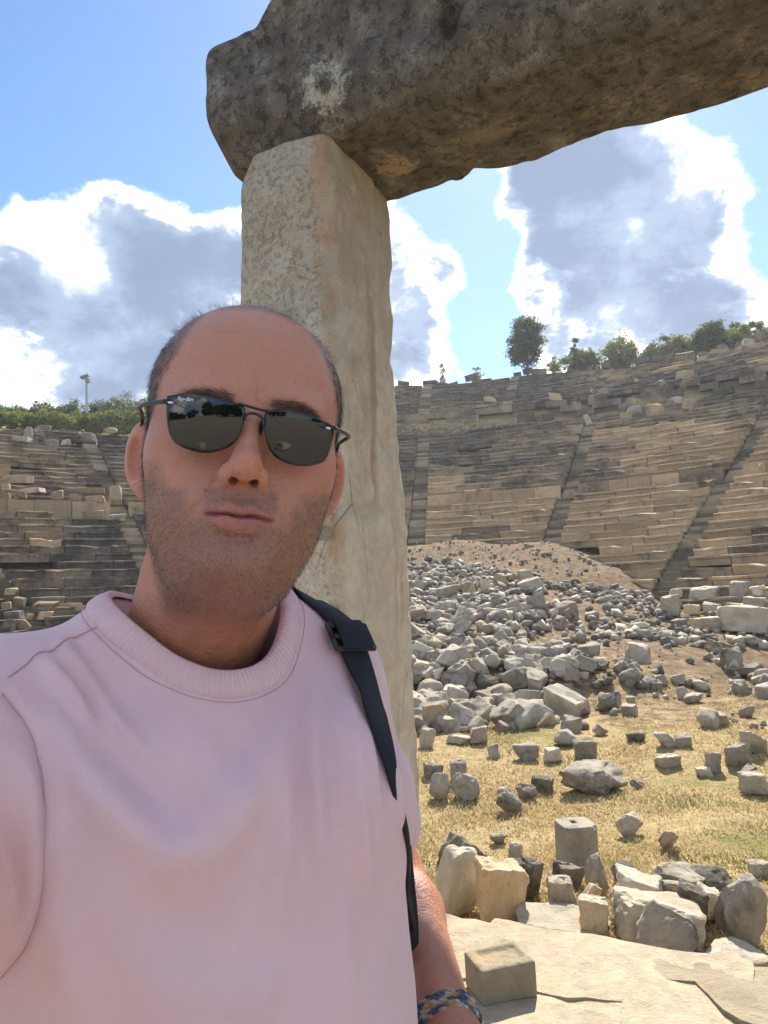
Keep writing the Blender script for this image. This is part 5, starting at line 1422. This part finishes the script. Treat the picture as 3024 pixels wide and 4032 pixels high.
    for sg in (-1, 1):
        bm = bmesh.new(); bmesh.ops.create_uvsphere(bm, u_segments=20, v_segments=14, radius=.0122); me_ = bpy.data.meshes.new('eye'); bm.to_mesh(me_); bm.free()
        me_.materials.append(Mw.m); me_.polygons.foreach_set('use_smooth', np.ones(len(me_.polygons), bool)); Mw.color((0.55, 0.5, 0.47))
        obj('eye', me_, root, loc=Vector(h2w((sg * .033, .074, -.004))) - PERSON_AT)
    return root, W, Nw, L
# ------------------------------------------------------------------ clothes
def shirt_sdf(q, hole=True):
    """q in the chest frame: his left, forward, up from the base of the neck"""
    x, f, z = q[..., 0], q[..., 1], q[..., 2]
    zz = [-.70, -.60, -.45, -.32, -.22, -.14, -.08, -.03, .03]
    a = np.interp(z, zz, [.188, .186, .184, .184, .182, .174, .148, .104, .072]); b = np.interp(z, zz, [.150, .152, .156, .150, .140, .129, .113, .095, .078])
    fc = np.interp(z, zz, [.005, .01, .02, .02, .012, .002, -.008, -.015, -.02])
    D = (np.sqrt(((x + .010) / a) ** 2 + ((f - fc) / b) ** 2 + 1e-9) - 1) * b
    D = smax(D, z - .024, .03); D = smax(D, -.66 - z, .01)
    sh = np.minimum(s_cap(q, (-.055, -.032, -.020), (-.165, -.012, -.070), .047, .060), s_cap(q, (.055, -.030, -.012), (.116, -.02, -.046), .052, .053))
    D = smin(D, sh, .055)
    D = smin(D, s_ell(q, (.075, .075, -.15), (.085, .060, .075)), .05); D = smin(D, s_ell(q, (-.075, .075, -.15), (.085, .060, .075)), .05)
    for S, E, r0, r1, L in ((S_L, E_L, .056, .068, .275), (S_R, E_R, .078, .082, .25)):
        s_, e_ = w2t(S), w2t(E); d = (e_ - s_) / np.linalg.norm(e_ - s_); end = s_ + d * L
        A = s_cap(q, s_, s_ + d * (L + .1), r0, r1)
        A = smax(A, (q - end.astype(f32)) @ d.astype(f32), .006)
        D = smin(D, A, .045)
    if hole:
        Hh = (np.sqrt(((x + .006) / .0755) ** 2 + ((f + .003) / .083) ** 2 + 1e-9) - 1) * .0700
        D = smax(D, -np.maximum(Hh, -.10 - z), .004)
    return D
def shirt_hit(px, py):
    o = np.array(CAM); d = np.array(ray(px, py)); t = .3
    for _ in range(90):
        s = float(shirt_sdf(w2t(o + d * t)[None].astype(f32), False)[0]); t += s * .7
        if abs(s) < 2e-4: break
        if t > 2: return None
    return o + d * t
def proj_shirt(Pw, off=0.0, it=12):
    q = w2t(Pw).astype(np.float64); e = .0015
    for _ in range(it):
        d = shirt_sdf(q, False) - off
        g = np.stack([shirt_sdf(q + np.eye(3)[k] * e, False) - shirt_sdf(q - np.eye(3)[k] * e, False) for k in range(3)], -1) / (2 * e)
        q = q - (d / ((g ** 2).sum(-1) + 1e-6))[:, None] * g * .8
    return t2w(q), (g / (np.linalg.norm(g, axis=1, keepdims=True) + 1e-9)) @ TB
def seg_dist(P, poly):
    """distance from points to a polyline, and the share of its length at the nearest place"""
    best = np.full(len(P), 9.); par = np.zeros(len(P)); n = len(poly) - 1
    for i in range(n):
        a, b = poly[i], poly[i + 1]; ab = b - a; t = np.clip(((P - a) @ ab) / (ab @ ab), 0, 1)
        d = np.linalg.norm(P - a - t[:, None] * ab, axis=1); m_ = d < best; best[m_] = d[m_]; par[m_] = (i + t[m_]) / n
    return best, par
def resample(pts, n):
    pts = np.array(pts, float); k = len(pts); u = np.linspace(0, k - 1, n); out = []
    for t in u:
        i = min(int(t), k - 2); s = t - i
        p0, p1, p2, p3 = pts[max(i - 1, 0)], pts[i], pts[i + 1], pts[min(i + 2, k - 1)]
        out.append(.5 * ((2 * p1) + (-p0 + p2) * s + (2 * p0 - 5 * p1 + 4 * p2 - p3) * s * s + (-p0 + 3 * p1 - 3 * p2 + p3) * s ** 3))
    return np.array(out)
# creases of the cloth: course read off the photograph, laid on the shirt; width and height in metres
FOLDS = [
 ([(40, 700), (75, 760), (130, 820), (188, 872)], .020, .0085), ([(188, 872), (225, 830), (255, 775), (272, 705)], .020, .0075),
 ([(95, 735), (140, 780), (190, 830)], .030, -.006), ([(230, 790), (245, 740), (250, 700)], .025, -.004),
 ([(62, 640), (92, 680), (118, 722), (150, 760)], .009, .0050), ([(82, 628), (112, 668), (140, 700)], .008, .0045), ([(108, 615), (130, 650), (158, 690), (190, 720)], .009, .0040),
 ([(75, 636), (102, 676), (130, 715)], .007, -.0040), ([(97, 622), (124, 660), (150, 695)], .006, -.0035), ([(40, 655), (70, 700), (100, 740)], .009, .005),
 ([(305, 660), (312, 740), (316, 820), (318, 900)], .010, .0042), ([(295, 670), (300, 760), (304, 860)], .009, -.0030), ([(322, 670), (328, 760), (334, 850)], .009, -.0030),
 ([(348, 690), (356, 760), (362, 830), (372, 900)], .009, .0034), ([(366, 720), (374, 790), (382, 860)], .007, .003), ([(283, 720), (284, 800), (280, 880), (270, 950)], .012, .0040),
 ([(270, 960), (255, 1000), (240, 1040)], .016, .0045), ([(60, 900), (66, 960), (74, 1020)], .016, .0035), ([(340, 900), (345, 960), (350, 1020)], .014, .0030),
 ([(120, 960), (170, 985), (230, 990)], .025, .0030), ([(5, 735), (25, 800), (30, 880)], .012, .004), ([(0, 800), (12, 860), (15, 920)], .009, -.004),
 ([(200, 700), (215, 760), (205, 830)], .018, .003), ([(388, 740), (396, 790), (400, 830)], .006, .004), ([(150, 880), (190, 930), (240, 960)], .03, -.004),
]
def cloth_mat():
    M = Mat('pink_jersey', .88, .12); p = M.coord('Object')
    n = M.noise(p, 7, 4, .6); w1 = M.nd('ShaderNodeTexWave'); w1.inputs['Scale'].default_value = 420; w1.inputs['Distortion'].default_value = 1.5
    M.L.new(M.mapping(p, (1, 1, 1), rot=(0, 0, R(30))), w1.inputs[0]); fine = M.noise(p, 900, 2, .6); mid = M.noise(p, 90, 3, .6)
    c = M.mix(M.ramp(n, .3, .7), (0.74, 0.51, 0.53), (0.80, 0.56, 0.58))
    c = M.mix(M.math('MULTIPLY', M.ramp(fine, .4, .7), .14), c, (0.52, 0.33, 0.36))
    M.color(c); M.b.inputs['Sheen Weight'].default_value = .25; M.b.inputs['Sheen Roughness'].default_value = .5
    b = M.bump(M.math('ADD', fine, M.math('MULTIPLY', w1.outputs['Fac'], .4)), .25, .0008); M.bump(mid, .18, .004, b)
    return M.m
def ribbon(path, nrm, width, thick, mat, name, wfun=None):
    """a flat woven band following a path on a surface, with real thickness and rounded edges"""
    n = len(path); tan = np.gradient(path, axis=0); tan /= np.linalg.norm(tan, axis=1, keepdims=True); side = np.cross(tan, nrm); side /= np.linalg.norm(side, axis=1, keepdims=True)
    prof = [(-.5, 0), (-.5, .6), (-.46, 1), (0, 1.06), (.46, 1), (.5, .6), (.5, 0)]; V = []; k = len(prof)
    for i in range(n):
        w = width * (wfun(i / (n - 1)) if wfun else 1)
        for a, b in prof: V.append(path[i] + side[i] * a * w + nrm[i] * b * thick)
    F = []
    for i in range(n - 1):
        for j in range(k):
            j2 = (j + 1) % k; F.append((i * k + j, (i + 1) * k + j, (i + 1) * k + j2, i * k + j2))
    F.append(tuple(range(k))); F.append(tuple(range(n * k - 1, (n - 1) * k - 1, -1)))
    return mesh_of(name, np.array(V), F, mat, True)
def build_clothes(root):
    O = np.array(PERSON_AT); h = .0046
    lo, hi = np.array([-.40, -.33, -.70]), np.array([.30, .40, .12])
    g = [np.arange(a, b + h, h) for a, b in zip(lo, hi)]
    D = np.empty([len(a) for a in g], f32)
    for i in range(0, len(g[2]), 20):
        D[:, :, i:i + 20] = shirt_sdf(np.stack(np.meshgrid(g[0], g[1], g[2][i:i + 20], indexing='ij'), -1).astype(f32))
    V, F = surface_nets(D, [a[0] for a in g], h); V = smooth_mesh(V, F, 4, .5); F = F[:, ::-1]
    W = t2w(V); N = vert_normals(W, F)
    amp = np.zeros(len(W))
    for line, wd, am in FOLDS:
        pts = [shirt_hit(*p) for p in resample(line, 9)]; pts = np.array([p for p in pts if p is not None])
        if len(pts) < 3: continue
        d, t = seg_dist(W, pts); amp += am * (2.7 if wd < .011 else 2.2) * np.exp(-(d / (wd * .85)) ** 2) * np.sin(np.pi * np.clip(t * .9 + .05, 0, 1)) ** 1.0
    amp += fbm(W * np.array([9, 9, 5]), 3, 14) * .0028
    # seam of the near sleeve: a shallow groove
    seam = np.array([p for p in (shirt_hit(*p) for p in resample([(2, 694), (26, 730), (40, 780), (45, 830), (43, 890), (30, 940), (2, 978)], 24)) if p is not None])
    ds, ts = seg_dist(W, seam); amp -= .0022 * np.exp(-(ds / .0040) ** 2); amp += .0014 * np.exp(-((ds - .009) / .004) ** 2)
    rid = 1 - np.abs(fbm(W * np.array([20, 20, 13]) + 3, 3, 51)) * 2.2; amp += .0016 * rid * sstep(-.05, .25, fbm(W * 5, 2, 52))
    Tq = w2t(W); hd = (np.sqrt(((Tq[:, 0] + .006) / .0755) ** 2 + ((Tq[:, 1] + .003) / .083) ** 2) - 1) * .07
    kz = sstep(-.13, -.05, Tq[:, 2]); amp *= 1 - kz * .88 * (1 - sstep(.016, .050, hd))
    W = W + N * amp[:, None]
    MC = cloth_mat()
    sh = obj('t_shirt', mesh_of('t_shirt', W - O, F, MC, True), root); sh['label'] = 'dusty pink short sleeved cotton t-shirt'
    # stitched lines: shoulder seam, sleeve seam, row under the collar
    Mst = Mat('seam_thread', .9, .1); Mst.color((0.58, 0.36, 0.385))
    def thread(pw, name, r=.0007):
        V_, F_ = tube([tuple(p - O) for p in pw], [r] * len(pw), 5); obj(name, mesh_of(name, V_, F_, Mst.m, True), sh)
    def lift(pw):
        """lay points on the creased cloth"""
        out = []
        for p in pw:
            i = np.argsort(((W - p) ** 2).sum(1))[:6]; out.append(p + N[i].mean(0) * (((W[i] - p) @ N[i].mean(0)).max() + .0002))
        return np.array(out)
    thread(lift(seam) , 'seam', .0005)
    ss = np.array([p for p in (shirt_hit(*p) for p in resample([(117, 607), (104, 622), (84, 635), (70, 640), (52, 652), (38, 655), (22, 668), (8, 678)], 40)) if p is not None])
    thread(lift(ss), 'seam', .0006)
    # collar: a ribbed band
    def drop(x, f):
        q = np.stack([x, f, x * 0 + .12], -1).astype(np.float64)
        for _ in range(60): q[:, 2] -= shirt_sdf(q, False) * .55
        e = .0015; gr = np.stack([shirt_sdf(q + np.eye(3)[k] * e, False) - shirt_sdf(q - np.eye(3)[k] * e, False) for k in range(3)], -1)
        return t2w(q), (gr / np.linalg.norm(gr, axis=1, keepdims=True)) @ TB
    t = np.linspace(0, 2 * math.pi, 121); cs, sn = np.cos(t), np.sin(t); rows = []
    P, nn = drop(-.006 + .0755 * cs, .083 * sn - .003); dr = np.stack([cs, sn, cs * 0], -1) @ TB; prev = 0.0
    for off, hgt in ((0.0, -.003), (.0005, .0018), (.003, .0040), (.010, .0045), (.017, .0043), (.0205, .0032), (.0235, .0003), (.0275, .0)):
        for _ in range(3 if off else 0):
            tg = dr - (dr * nn).sum(1, keepdims=True) * nn; tg /= np.linalg.norm(tg, axis=1, keepdims=True)
            P, nn = proj_shirt(P + tg * (off - prev) / 3, 0.0, 4)
        prev = off
        if off > .026: stitch = P.copy()
        else: rows.append(P + nn * hgt)
    n = len(t); Vc = np.concatenate(rows); Fc = []
    for i in range(len(rows) - 1):
        for j in range(n - 1): Fc.append((i * n + j, i * n + j + 1, (i + 1) * n + j + 1, (i + 1) * n + j))
    Fc = np.array(Fc)
    Mr = Mat('ribbed_collar', .9, .1); at_ = Mr.attr('rib', 'Fac'); Mr.color(Mr.mix(Mr.ramp(Mr.noise(Mr.coord(), 8, 3), .3, .7), (0.74, 0.51, 0.53), (0.80, 0.56, 0.58)))
    wv = Mr.math('SINE', Mr.math('MULTIPLY', at_, 900.0)); Mr.bump(wv, .5, .0008)
    me = mesh_of('collar', Vc - O, Fc, Mr.m, True); set_float_attr(me, 'rib', np.tile(np.linspace(0, 1, n), len(rows)))
    obj('collar', me, root)
    thread(lift(stitch), 'seam', .00035)
    # trousers and shoes below the picture
    Mt = Mat('dark_trousers', .9, .1); Mt.color((0.035, 0.04, 0.055))
    hip = t2w((0, .0, -.66)); parts = []
    def tr_(p):
        q = w2t(p).astype(f32); D_ = s_ell(q, (0, 0, -.70), (.175, .13, .16))
        for sg in (-1, 1):
            D_ = smin(D_, s_cap(q, (sg * .09, 0, -.74), (sg * .11, .01, -1.08), .088, .066), .05); D_ = smin(D_, s_cap(q, (sg * .11, .01, -1.08), (sg * .115, -.02, -1.44), .066, .055), .03)
        return D_
    gg = [np.arange(a, b, .012) for a, b in zip(hip - np.array([.3, .3, .92]), hip + np.array([.3, .3, .14]))]
    Vt, Ft = surface_nets(tr_(np.stack(np.meshgrid(*gg, indexing='ij'), -1).astype(f32)).astype(f32), [a[0] for a in gg], .012)
    obj('trousers', mesh_of('trousers', smooth_mesh(Vt, Ft, 2) - O, Ft, Mt.m, True), root)
    Ms = Mat('shoe', .6, .3); Ms.color((0.06, 0.06, 0.06))
    for sg in (-1, 1):
        def sh_(p):
            q = w2t(p).astype(f32); D_ = smin(s_ell(q, (sg * .115, .07, -1.50), (.045, .13, .045)), s_ell(q, (sg * .115, -.02, -1.46), (.042, .055, .06)), .03)
            return smax(D_, -1.525 - q[..., 2], .005)
        c = t2w((sg * .115, .04, -1.48)); gg = [np.arange(a - .2, a + .2, .008) for a in c]
        Vt, Ft = surface_nets(sh_(np.stack(np.meshgrid(*gg, indexing='ij'), -1).astype(f32)).astype(f32), [a[0] for a in gg], .008)
        obj('shoe', mesh_of('shoe', smooth_mesh(Vt, Ft, 2) - O, Ft, Ms.m, True), root)
    return sh

def rbox(sx, sy, sz, bev, seg=3):
    bm = bmesh.new(); bmesh.ops.create_cube(bm, size=1); bmesh.ops.scale(bm, vec=(sx, sy, sz), verts=bm.verts)
    bmesh.ops.bevel(bm, geom=bm.edges[:], offset=bev, segments=seg, affect='EDGES'); me = bpy.data.meshes.new('p'); bm.to_mesh(me); bm.free()
    me.polygons.foreach_set('use_smooth', np.ones(len(me.polygons), bool)); return me
def bag_strap():
    M = Mat('black_webbing', .75, .3); p = M.coord(); M.color((0.016, 0.018, 0.024)); w = M.noise(p, 700, 2, .5); M.bump(w, .5, .0008)
    Mp = Mat('black_plastic', .35, .5); Mp.color((0.02, 0.022, 0.028))
    front = [shirt_hit(*p) for p in resample([(331, 614), (343, 634), (354, 665), (365, 700), (375, 732), (384, 760), (393, 790), (401, 820), (408, 850)], 26)]
    front = np.array([p for p in front if p is not None])
    back = t2w(np.array([(.13, -.17, -.30), (.115, -.15, -.18), (.100, -.115, -.06), (.095, -.075, .02), (.098, -.045, .06)]))
    tail = t2w(np.array([(.185, .05, -.27), (.195, .0, -.33), (.19, -.06, -.40)])); path = np.concatenate([resample(back, 16), front, resample(tail, 8)]); P, nn = proj_shirt(path, .0055); py_ = project(P)[:, 1]; P = P - nn * (np.clip((py_ - 758) / 22, 0, 1) * .004 * (np.arange(len(P)) > 20))[:, None]
    for _ in range(4): P[1:-1] = (P[:-2] + P[2:] + 2 * P[1:-1]) / 4
    O = P[16].copy(); root = tag(empty('bag_strap', Vector(O)), 'black webbing bag strap over the shoulder with plastic slider', 'strap')
    obj('webbing', ribbon(P - O, nn, .032, .0028, M.m, 'webbing', lambda u: 1 - .85 * float(sstep(.45, .80, u))), root)
    i = int(np.argmin(np.abs(project(P)[:, 1] - 637) + 1e3 * (np.arange(len(P)) < 16))); tan = P[i + 1] - P[i - 1]; tan /= np.linalg.norm(tan); nr = nn[i]; sd = np.cross(tan, nr); sd /= np.linalg.norm(sd); nr = np.cross(sd, tan)
    B = Matrix((sd, tan, nr)).transposed().to_4x4(); B.translation = Vector(P[i] + nr * .004 - O)
    sl_ = bpy.data.objects.new('slider', None); link(sl_, root); sl_.matrix_basis = B
    for nm, (cx, cy, sx, sy) in dict(a=(0, .0135, .049, .0055), b=(0, -.0135, .049, .0055), c=(0, 0, .044, .0045), d=(.0225, 0, .0050, .030), e=(-.0225, 0, .0050, .030)).items():
        me = rbox(sx, sy, .0055, .0018); me.materials.append(Mp.m); o = obj('slider_bar', me, sl_, loc=(cx, cy, .0 if nm != 'c' else .001))
    me = ribbon(np.stack([np.zeros(9), np.linspace(-.017, .017, 9), .0022 + .0026 * np.cos(np.linspace(-1.5, 1.5, 9))], -1), np.tile([0, 0, 1.], (9, 1)), .035, .002, M.m, 'webbing_loop')
    obj('webbing_loop', me, sl_)
    # loose buckle hanging at the side, below the sleeve
    c = at(407, 905, .80); me = rbox(.010, .016, .055, .003); me.materials.append(Mp.m); o = obj('side_buckle', me, root, loc=Vector(c) - Vector(O), rot=(0, -.1, .5))
    lowp = np.array([at(401, 840, .83), at(403, 870, .815), at(406, 905, .805), at(408, 940, .80), at(406, 990, .79)]); lw = resample(lowp, 14)
    obj('webbing', ribbon(lw - O, np.tile(-np.array(FWD) * .8 + np.array([.6, 0, 0]), (14, 1)) / 1.0, .028, .0025, M.m, 'webbing'), root)

def sunglasses():
    Ml = Mat('dark_lens', .03, .5); Ml.color((0.006, 0.0065, 0.007)); Ml.b.inputs['IOR'].default_value = 1.6
    Mf = Mat('gunmetal_frame', .28, .5); Mf.color((0.05, 0.05, 0.055)); Mf.b.inputs['Metallic'].default_value = .85
    Mb = Mat('bright_rivet', .2, .5); Mb.color((0.75, 0.75, 0.75)); Mb.b.inputs['Metallic'].default_value = 1
    LF = .1135
    def onlens(px, py):
        """pixel to the lens surface in head space (lenses lie on a gentle curve across the face)"""
        o = w2h(np.array(CAM)); d = np.array(ray(px, py)) @ HB.T; ff = LF
        for _ in range(8):
            t = (ff - o[1]) / d[1]; p = o + d * t; ff = LF - 2.6 * p[0] ** 2 - 2.2 * (p[2] + .004) ** 2 + .10 * p[2]
        return np.array([p[0], ff, p[2]])
    O = h2w((0, LF, 0)); root = tag(empty('sunglasses', Vector(O)), 'dark semi rimless sunglasses with thin metal temples on the man', 'sunglasses')
    B = Matrix((HB[0], -HB[1], HB[2])).transposed().to_4x4(); B.translation = Vector(O); root.matrix_world = B
    loc = lambda p: np.stack([p[..., 0], LF - p[..., 1], p[..., 2]], -1)        # head space to the glasses' own axes (x, back, up)
    LENS = [[(167, 399), (171, 395.5), (190, 394), (215, 398), (240, 404.5), (245, 411), (244, 420), (238, 436), (228, 446.5), (207, 452), (187, 448), (173, 439), (168, 423)],
            [(266, 413), (272, 410), (287, 410), (310, 415.5), (330, 424), (333.5, 430), (332, 440), (326, 458), (318, 463), (302, 465.2), (284, 461), (272, 452), (266.5, 438), (264.5, 423)]]
    for li, px in enumerate(LENS):
        pts = np.array([onlens(*p) for p in px]); n0 = len(pts)
        ring = resample(np.concatenate([pts[-1:], pts, pts[:2]]), 200); k = len(ring)
        per = (n0 + 2); a = int(round(k * 1 / per)); b = int(round(k * (n0 + 1) / per)); ring = ring[a:b]
        c = ring.mean(0); rows = []
        for s in (0.0, .25, .5, .75, .93, .985, 1.0):
            q = c[None] + (ring - c) * s; q[:, 1] = LF - 2.6 * q[:, 0] ** 2 - 2.2 * (q[:, 2] + .004) ** 2 + .10 * q[:, 2] - (.0007 if s == 1.0 else 0); rows.append(loc(q))
        n = len(ring); back = [r + np.array([0, .0018, 0]) for r in rows]
        V = np.concatenate(rows[1:] + back[1:][::-1]); F = []
        m_ = len(rows) - 1
        for i in range(2 * m_ - 1):
            for j in range(n): F.append((i * n + j, i * n + (j + 1) % n, (i + 1) * n + (j + 1) % n, (i + 1) * n + j))
        F.append(tuple(range(n))[::-1]); F.append(tuple(range((2 * m_ - 1) * n, 2 * m_ * n)))
        le = obj('lens', mesh_of('lens', V, [f[::-1] for f in F], Ml.m, False), root)
        me = le.data; bm = bmesh.new(); bm.from_mesh(me); bmesh.ops.recalc_face_normals(bm, faces=bm.faces[:]); bm.to_mesh(me); bm.free()
        me.polygons.foreach_set('use_smooth', np.ones(len(me.polygons), bool))
        # thin wire along the edge
        rim = rows[-1] + np.array([0, .0008, 0]); T_ = [tuple(p) for p in rim] + [tuple(rim[0])]
        obj('rim', mesh_of('rim', *tube(T_, [.00055] * len(T_), 6), Mf.m, True), root)
        if li == 0:
            tc = bpy.data.curves.new('lens_mark', 'FONT'); tc.body = 'Ray-Ban'; tc.size = .0040; tc.shear = .35; tc.extrude = .00003; tc.space_character = .86
            Mw = Mat('white_print', .6, .2); Mw.color((0.8, 0.8, 0.8)); tc.materials.append(Mw.m)
            p0 = loc(onlens(176.5, 400.2)); p1 = loc(onlens(188, 401.2)); o = obj('lens_mark', tc, le, loc=tuple(p0 + np.array([0, -.0006, 0]))); bpy.context.view_layer.update(); mk = bpy.data.meshes.new_from_object(o.evaluated_get(bpy.context.evaluated_depsgraph_get())); bpy.data.objects.remove(o); o = obj('lens_mark', mk, le, loc=tuple(p0 + np.array([0, -.0006, 0])))
            d = p1 - p0; o.rotation_euler = (R(90), 0, 0); o.rotation_euler = (Matrix.Rotation(math.atan2(d[1], d[0]), 3, 'Z') @ Matrix.Rotation(-math.atan2(d[2], math.hypot(d[0], d[1])), 3, 'Y') @ Matrix.Rotation(R(90), 3, 'X')).to_euler()
    def wire(name, pix, r, back=None, mat=Mf):
        P = np.array([loc(onlens(*p)) for p in pix]) + np.array([0, -.0006, 0]); P = resample(P, 24)
        return obj(name, mesh_of(name, *tube([tuple(p) for p in P], [r] * len(P), 8), mat.m, True), root)
    wire('bridge', [(238, 403.5), (250, 407), (261, 410), (270, 411.5)], .0010); wire('bridge', [(245, 420), (246, 415.5), (251, 413.5), (258, 415), (262.5, 419), (264, 426)], .0010)
    for px in ((170.5, 403.0), (328.0, 428.5)):
        p = loc(onlens(*px)); bm = bmesh.new(); bmesh.ops.create_uvsphere(bm, u_segments=14, v_segments=8, radius=1); bmesh.ops.scale(bm, vec=(.0023, .0011, .0011), verts=bm.verts)
        me = bpy.data.meshes.new('rivet'); bm.to_mesh(me); bm.free(); me.materials.append(Mb.m); me.polygons.foreach_set('use_smooth', np.ones(len(me.polygons), bool)); obj('rivet', me, root, loc=tuple(p + np.array([0, -.0010, 0])))
    # temples: from the outer corner back over the ears
    for sg, px in ((-1, (168, 402.5)), (1, (331, 428.0))):
        s = onlens(*px); e = np.array([sg * .0835, -.002, .012]); tip = np.array([sg * .080, -.022, -.012])
        P = np.array([s, s + np.array([sg * .0040, -.003, .0008]), s * .68 + e * .32, s * .35 + e * .65, e, [sg * .0835, -.014, .004], tip])
        P[2][0] = sg * .0785; P[3][0] = sg * .0812
        P = resample(P, 40); rad = np.interp(np.linspace(0, 1, 40), [0, .08, .2, .7, 1], [.0010, .0019, .0017, .0016, .0019])
        obj('temple', mesh_of('temple', *tube([tuple(p) for p in loc(P)], rad.tolist(), 8), Mf.m, True), root)
    for sg in (-1, 1):      # nose pads
        p = loc(np.array([sg * .0085, .098, -.006])); bm = bmesh.new(); bmesh.ops.create_uvsphere(bm, u_segments=12, v_segments=8, radius=1); bmesh.ops.scale(bm, vec=(.0016, .0035, .0060), verts=bm.verts)
        me = bpy.data.meshes.new('nose_pad'); bm.to_mesh(me); bm.free(); me.materials.append(Mf.m); obj('nose_pad', me, root, loc=tuple(p))

def wristwatch():
    ax = (W_L - E_L) / np.linalg.norm(W_L - E_L); C = E_L + (W_L - E_L) * .97
    X = np.cross(ax, np.array([0, 0, 1.])); X /= np.linalg.norm(X); Z = np.cross(X, ax)        # X across, Z up
    root = tag(empty('wristwatch', Vector(C)), 'wristwatch with blue cream and orange braided strap on his left wrist', 'watch')
    B = Matrix((X, ax, Z)).transposed().to_4x4(); B.translation = Vector(C); root.matrix_world = B
    n, m_ = 168, 13; V, F, T_ = [], [], []
    pal = np.array([[.05, .075, .12], [.50, .42, .28], [.09, .12, .17], [.52, .24, .08], [.06, .09, .14], [.45, .40, .30]])
    prng = np.random.default_rng(4); cells = prng.integers(0, 6, (28, 8))
    for i in range(n):
        a = 2 * math.pi * i / n
        for j in range(m_):
            v = j / (m_ - 1) - .5
            ph = i * 28 / n; lane = v * 8 + 4; wv = math.sin(math.pi * 2 * (ph + (1 if int(lane) % 2 else -1) * (lane % 1) * .5)) * .5 + .5
            bulge = .0009 * wv + .0009 * math.sin(math.pi * (lane % 1)) - .0016 * (abs(v) > .49)
            r_ = .0330 + bulge; V.append((math.cos(a) * r_ * 1.06, v * .026, math.sin(a) * r_ * .90))
            T_.append(pal[cells[int(ph + (.5 if int(lane) % 2 else 0)) % 28, min(int(lane), 7)]] * (.55 + .45 * wv))
    nV = len(V)
    for i in range(n):
        for j in (0, m_ - 1):
            x, y, z = V[i * m_ + j]; k = .915; V.append((x * k, y, z * k)); T_.append(np.array([.05, .06, .08]))
    for i in range(n):
        i2 = (i + 1) % n
        for j in range(m_ - 1): F.append((i * m_ + j, i * m_ + j + 1, i2 * m_ + j + 1, i2 * m_ + j))
        F.append((nV + 2 * i, i * m_, i2 * m_, nV + 2 * i2)); F.append((i * m_ + m_ - 1, nV + 2 * i + 1, nV + 2 * i2 + 1, i2 * m_ + m_ - 1)); F.append((nV + 2 * i + 1, nV + 2 * i, nV + 2 * i2, nV + 2 * i2 + 1))
    M = Mat('braided_strap', .8, .25); M.color(M.attr('tone')); M.bump(M.noise(M.coord(), 900, 2), .3, .0006)
    me = mesh_of('strap', np.array(V), F, M.m, True); set_color_attr(me, 'tone', np.array(T_)); obj('strap', me, root)
    Mc = Mat('steel_case', .25, .5); Mc.color((0.6, 0.6, 0.61)); Mc.b.inputs['Metallic'].default_value = 1
    Mg = Mat('watch_glass', .05, .6); Mg.color((0.01, 0.01, 0.012))
    me = rbox(.010, .038, .036, .004); me.materials.append(Mc.m); cs_ = obj('case', me, root, loc=(.0385, 0, -.004), rot=(0, R(8), 0))
    me = rbox(.002, .033, .031, .0009); me.materials.append(Mg.m); obj('screen', me, cs_, loc=(.0050, 0, 0))
    me = rbox(.005, .004, .008, .0015); me.materials.append(Mc.m); obj('crown_button', me, cs_, loc=(0, .0205, .006))

person, HW, HN, HL = build_person()
build_clothes(person)
bag_strap()
sunglasses()
wristwatch()
# ------------------------------------------------------------------ thin dusty air
def build_haze():
    M = bpy.data.materials.new('haze'); M.use_nodes = True; nt = M.node_tree; nt.nodes.clear()
    v = nt.nodes.new('ShaderNodeVolumePrincipled'); v.inputs['Color'].default_value = (0.86, 0.90, 1.0, 1); v.inputs['Density'].default_value = 0.0005; v.inputs['Anisotropy'].default_value = 0.45
    o = nt.nodes.new('ShaderNodeOutputMaterial'); nt.links.new(v.outputs[0], o.inputs['Volume'])
    bm = bmesh.new(); bmesh.ops.create_cube(bm, size=1); bmesh.ops.scale(bm, vec=(420, 420, 66), verts=bm.verts); bmesh.ops.translate(bm, vec=(0, 20, 29), verts=bm.verts)
    me = bpy.data.meshes.new('haze'); bm.to_mesh(me); bm.free(); me.materials.append(M)
    tag(obj('haze', me), 'thin pale haze in the air', 'haze', kind='stuff')
build_haze()
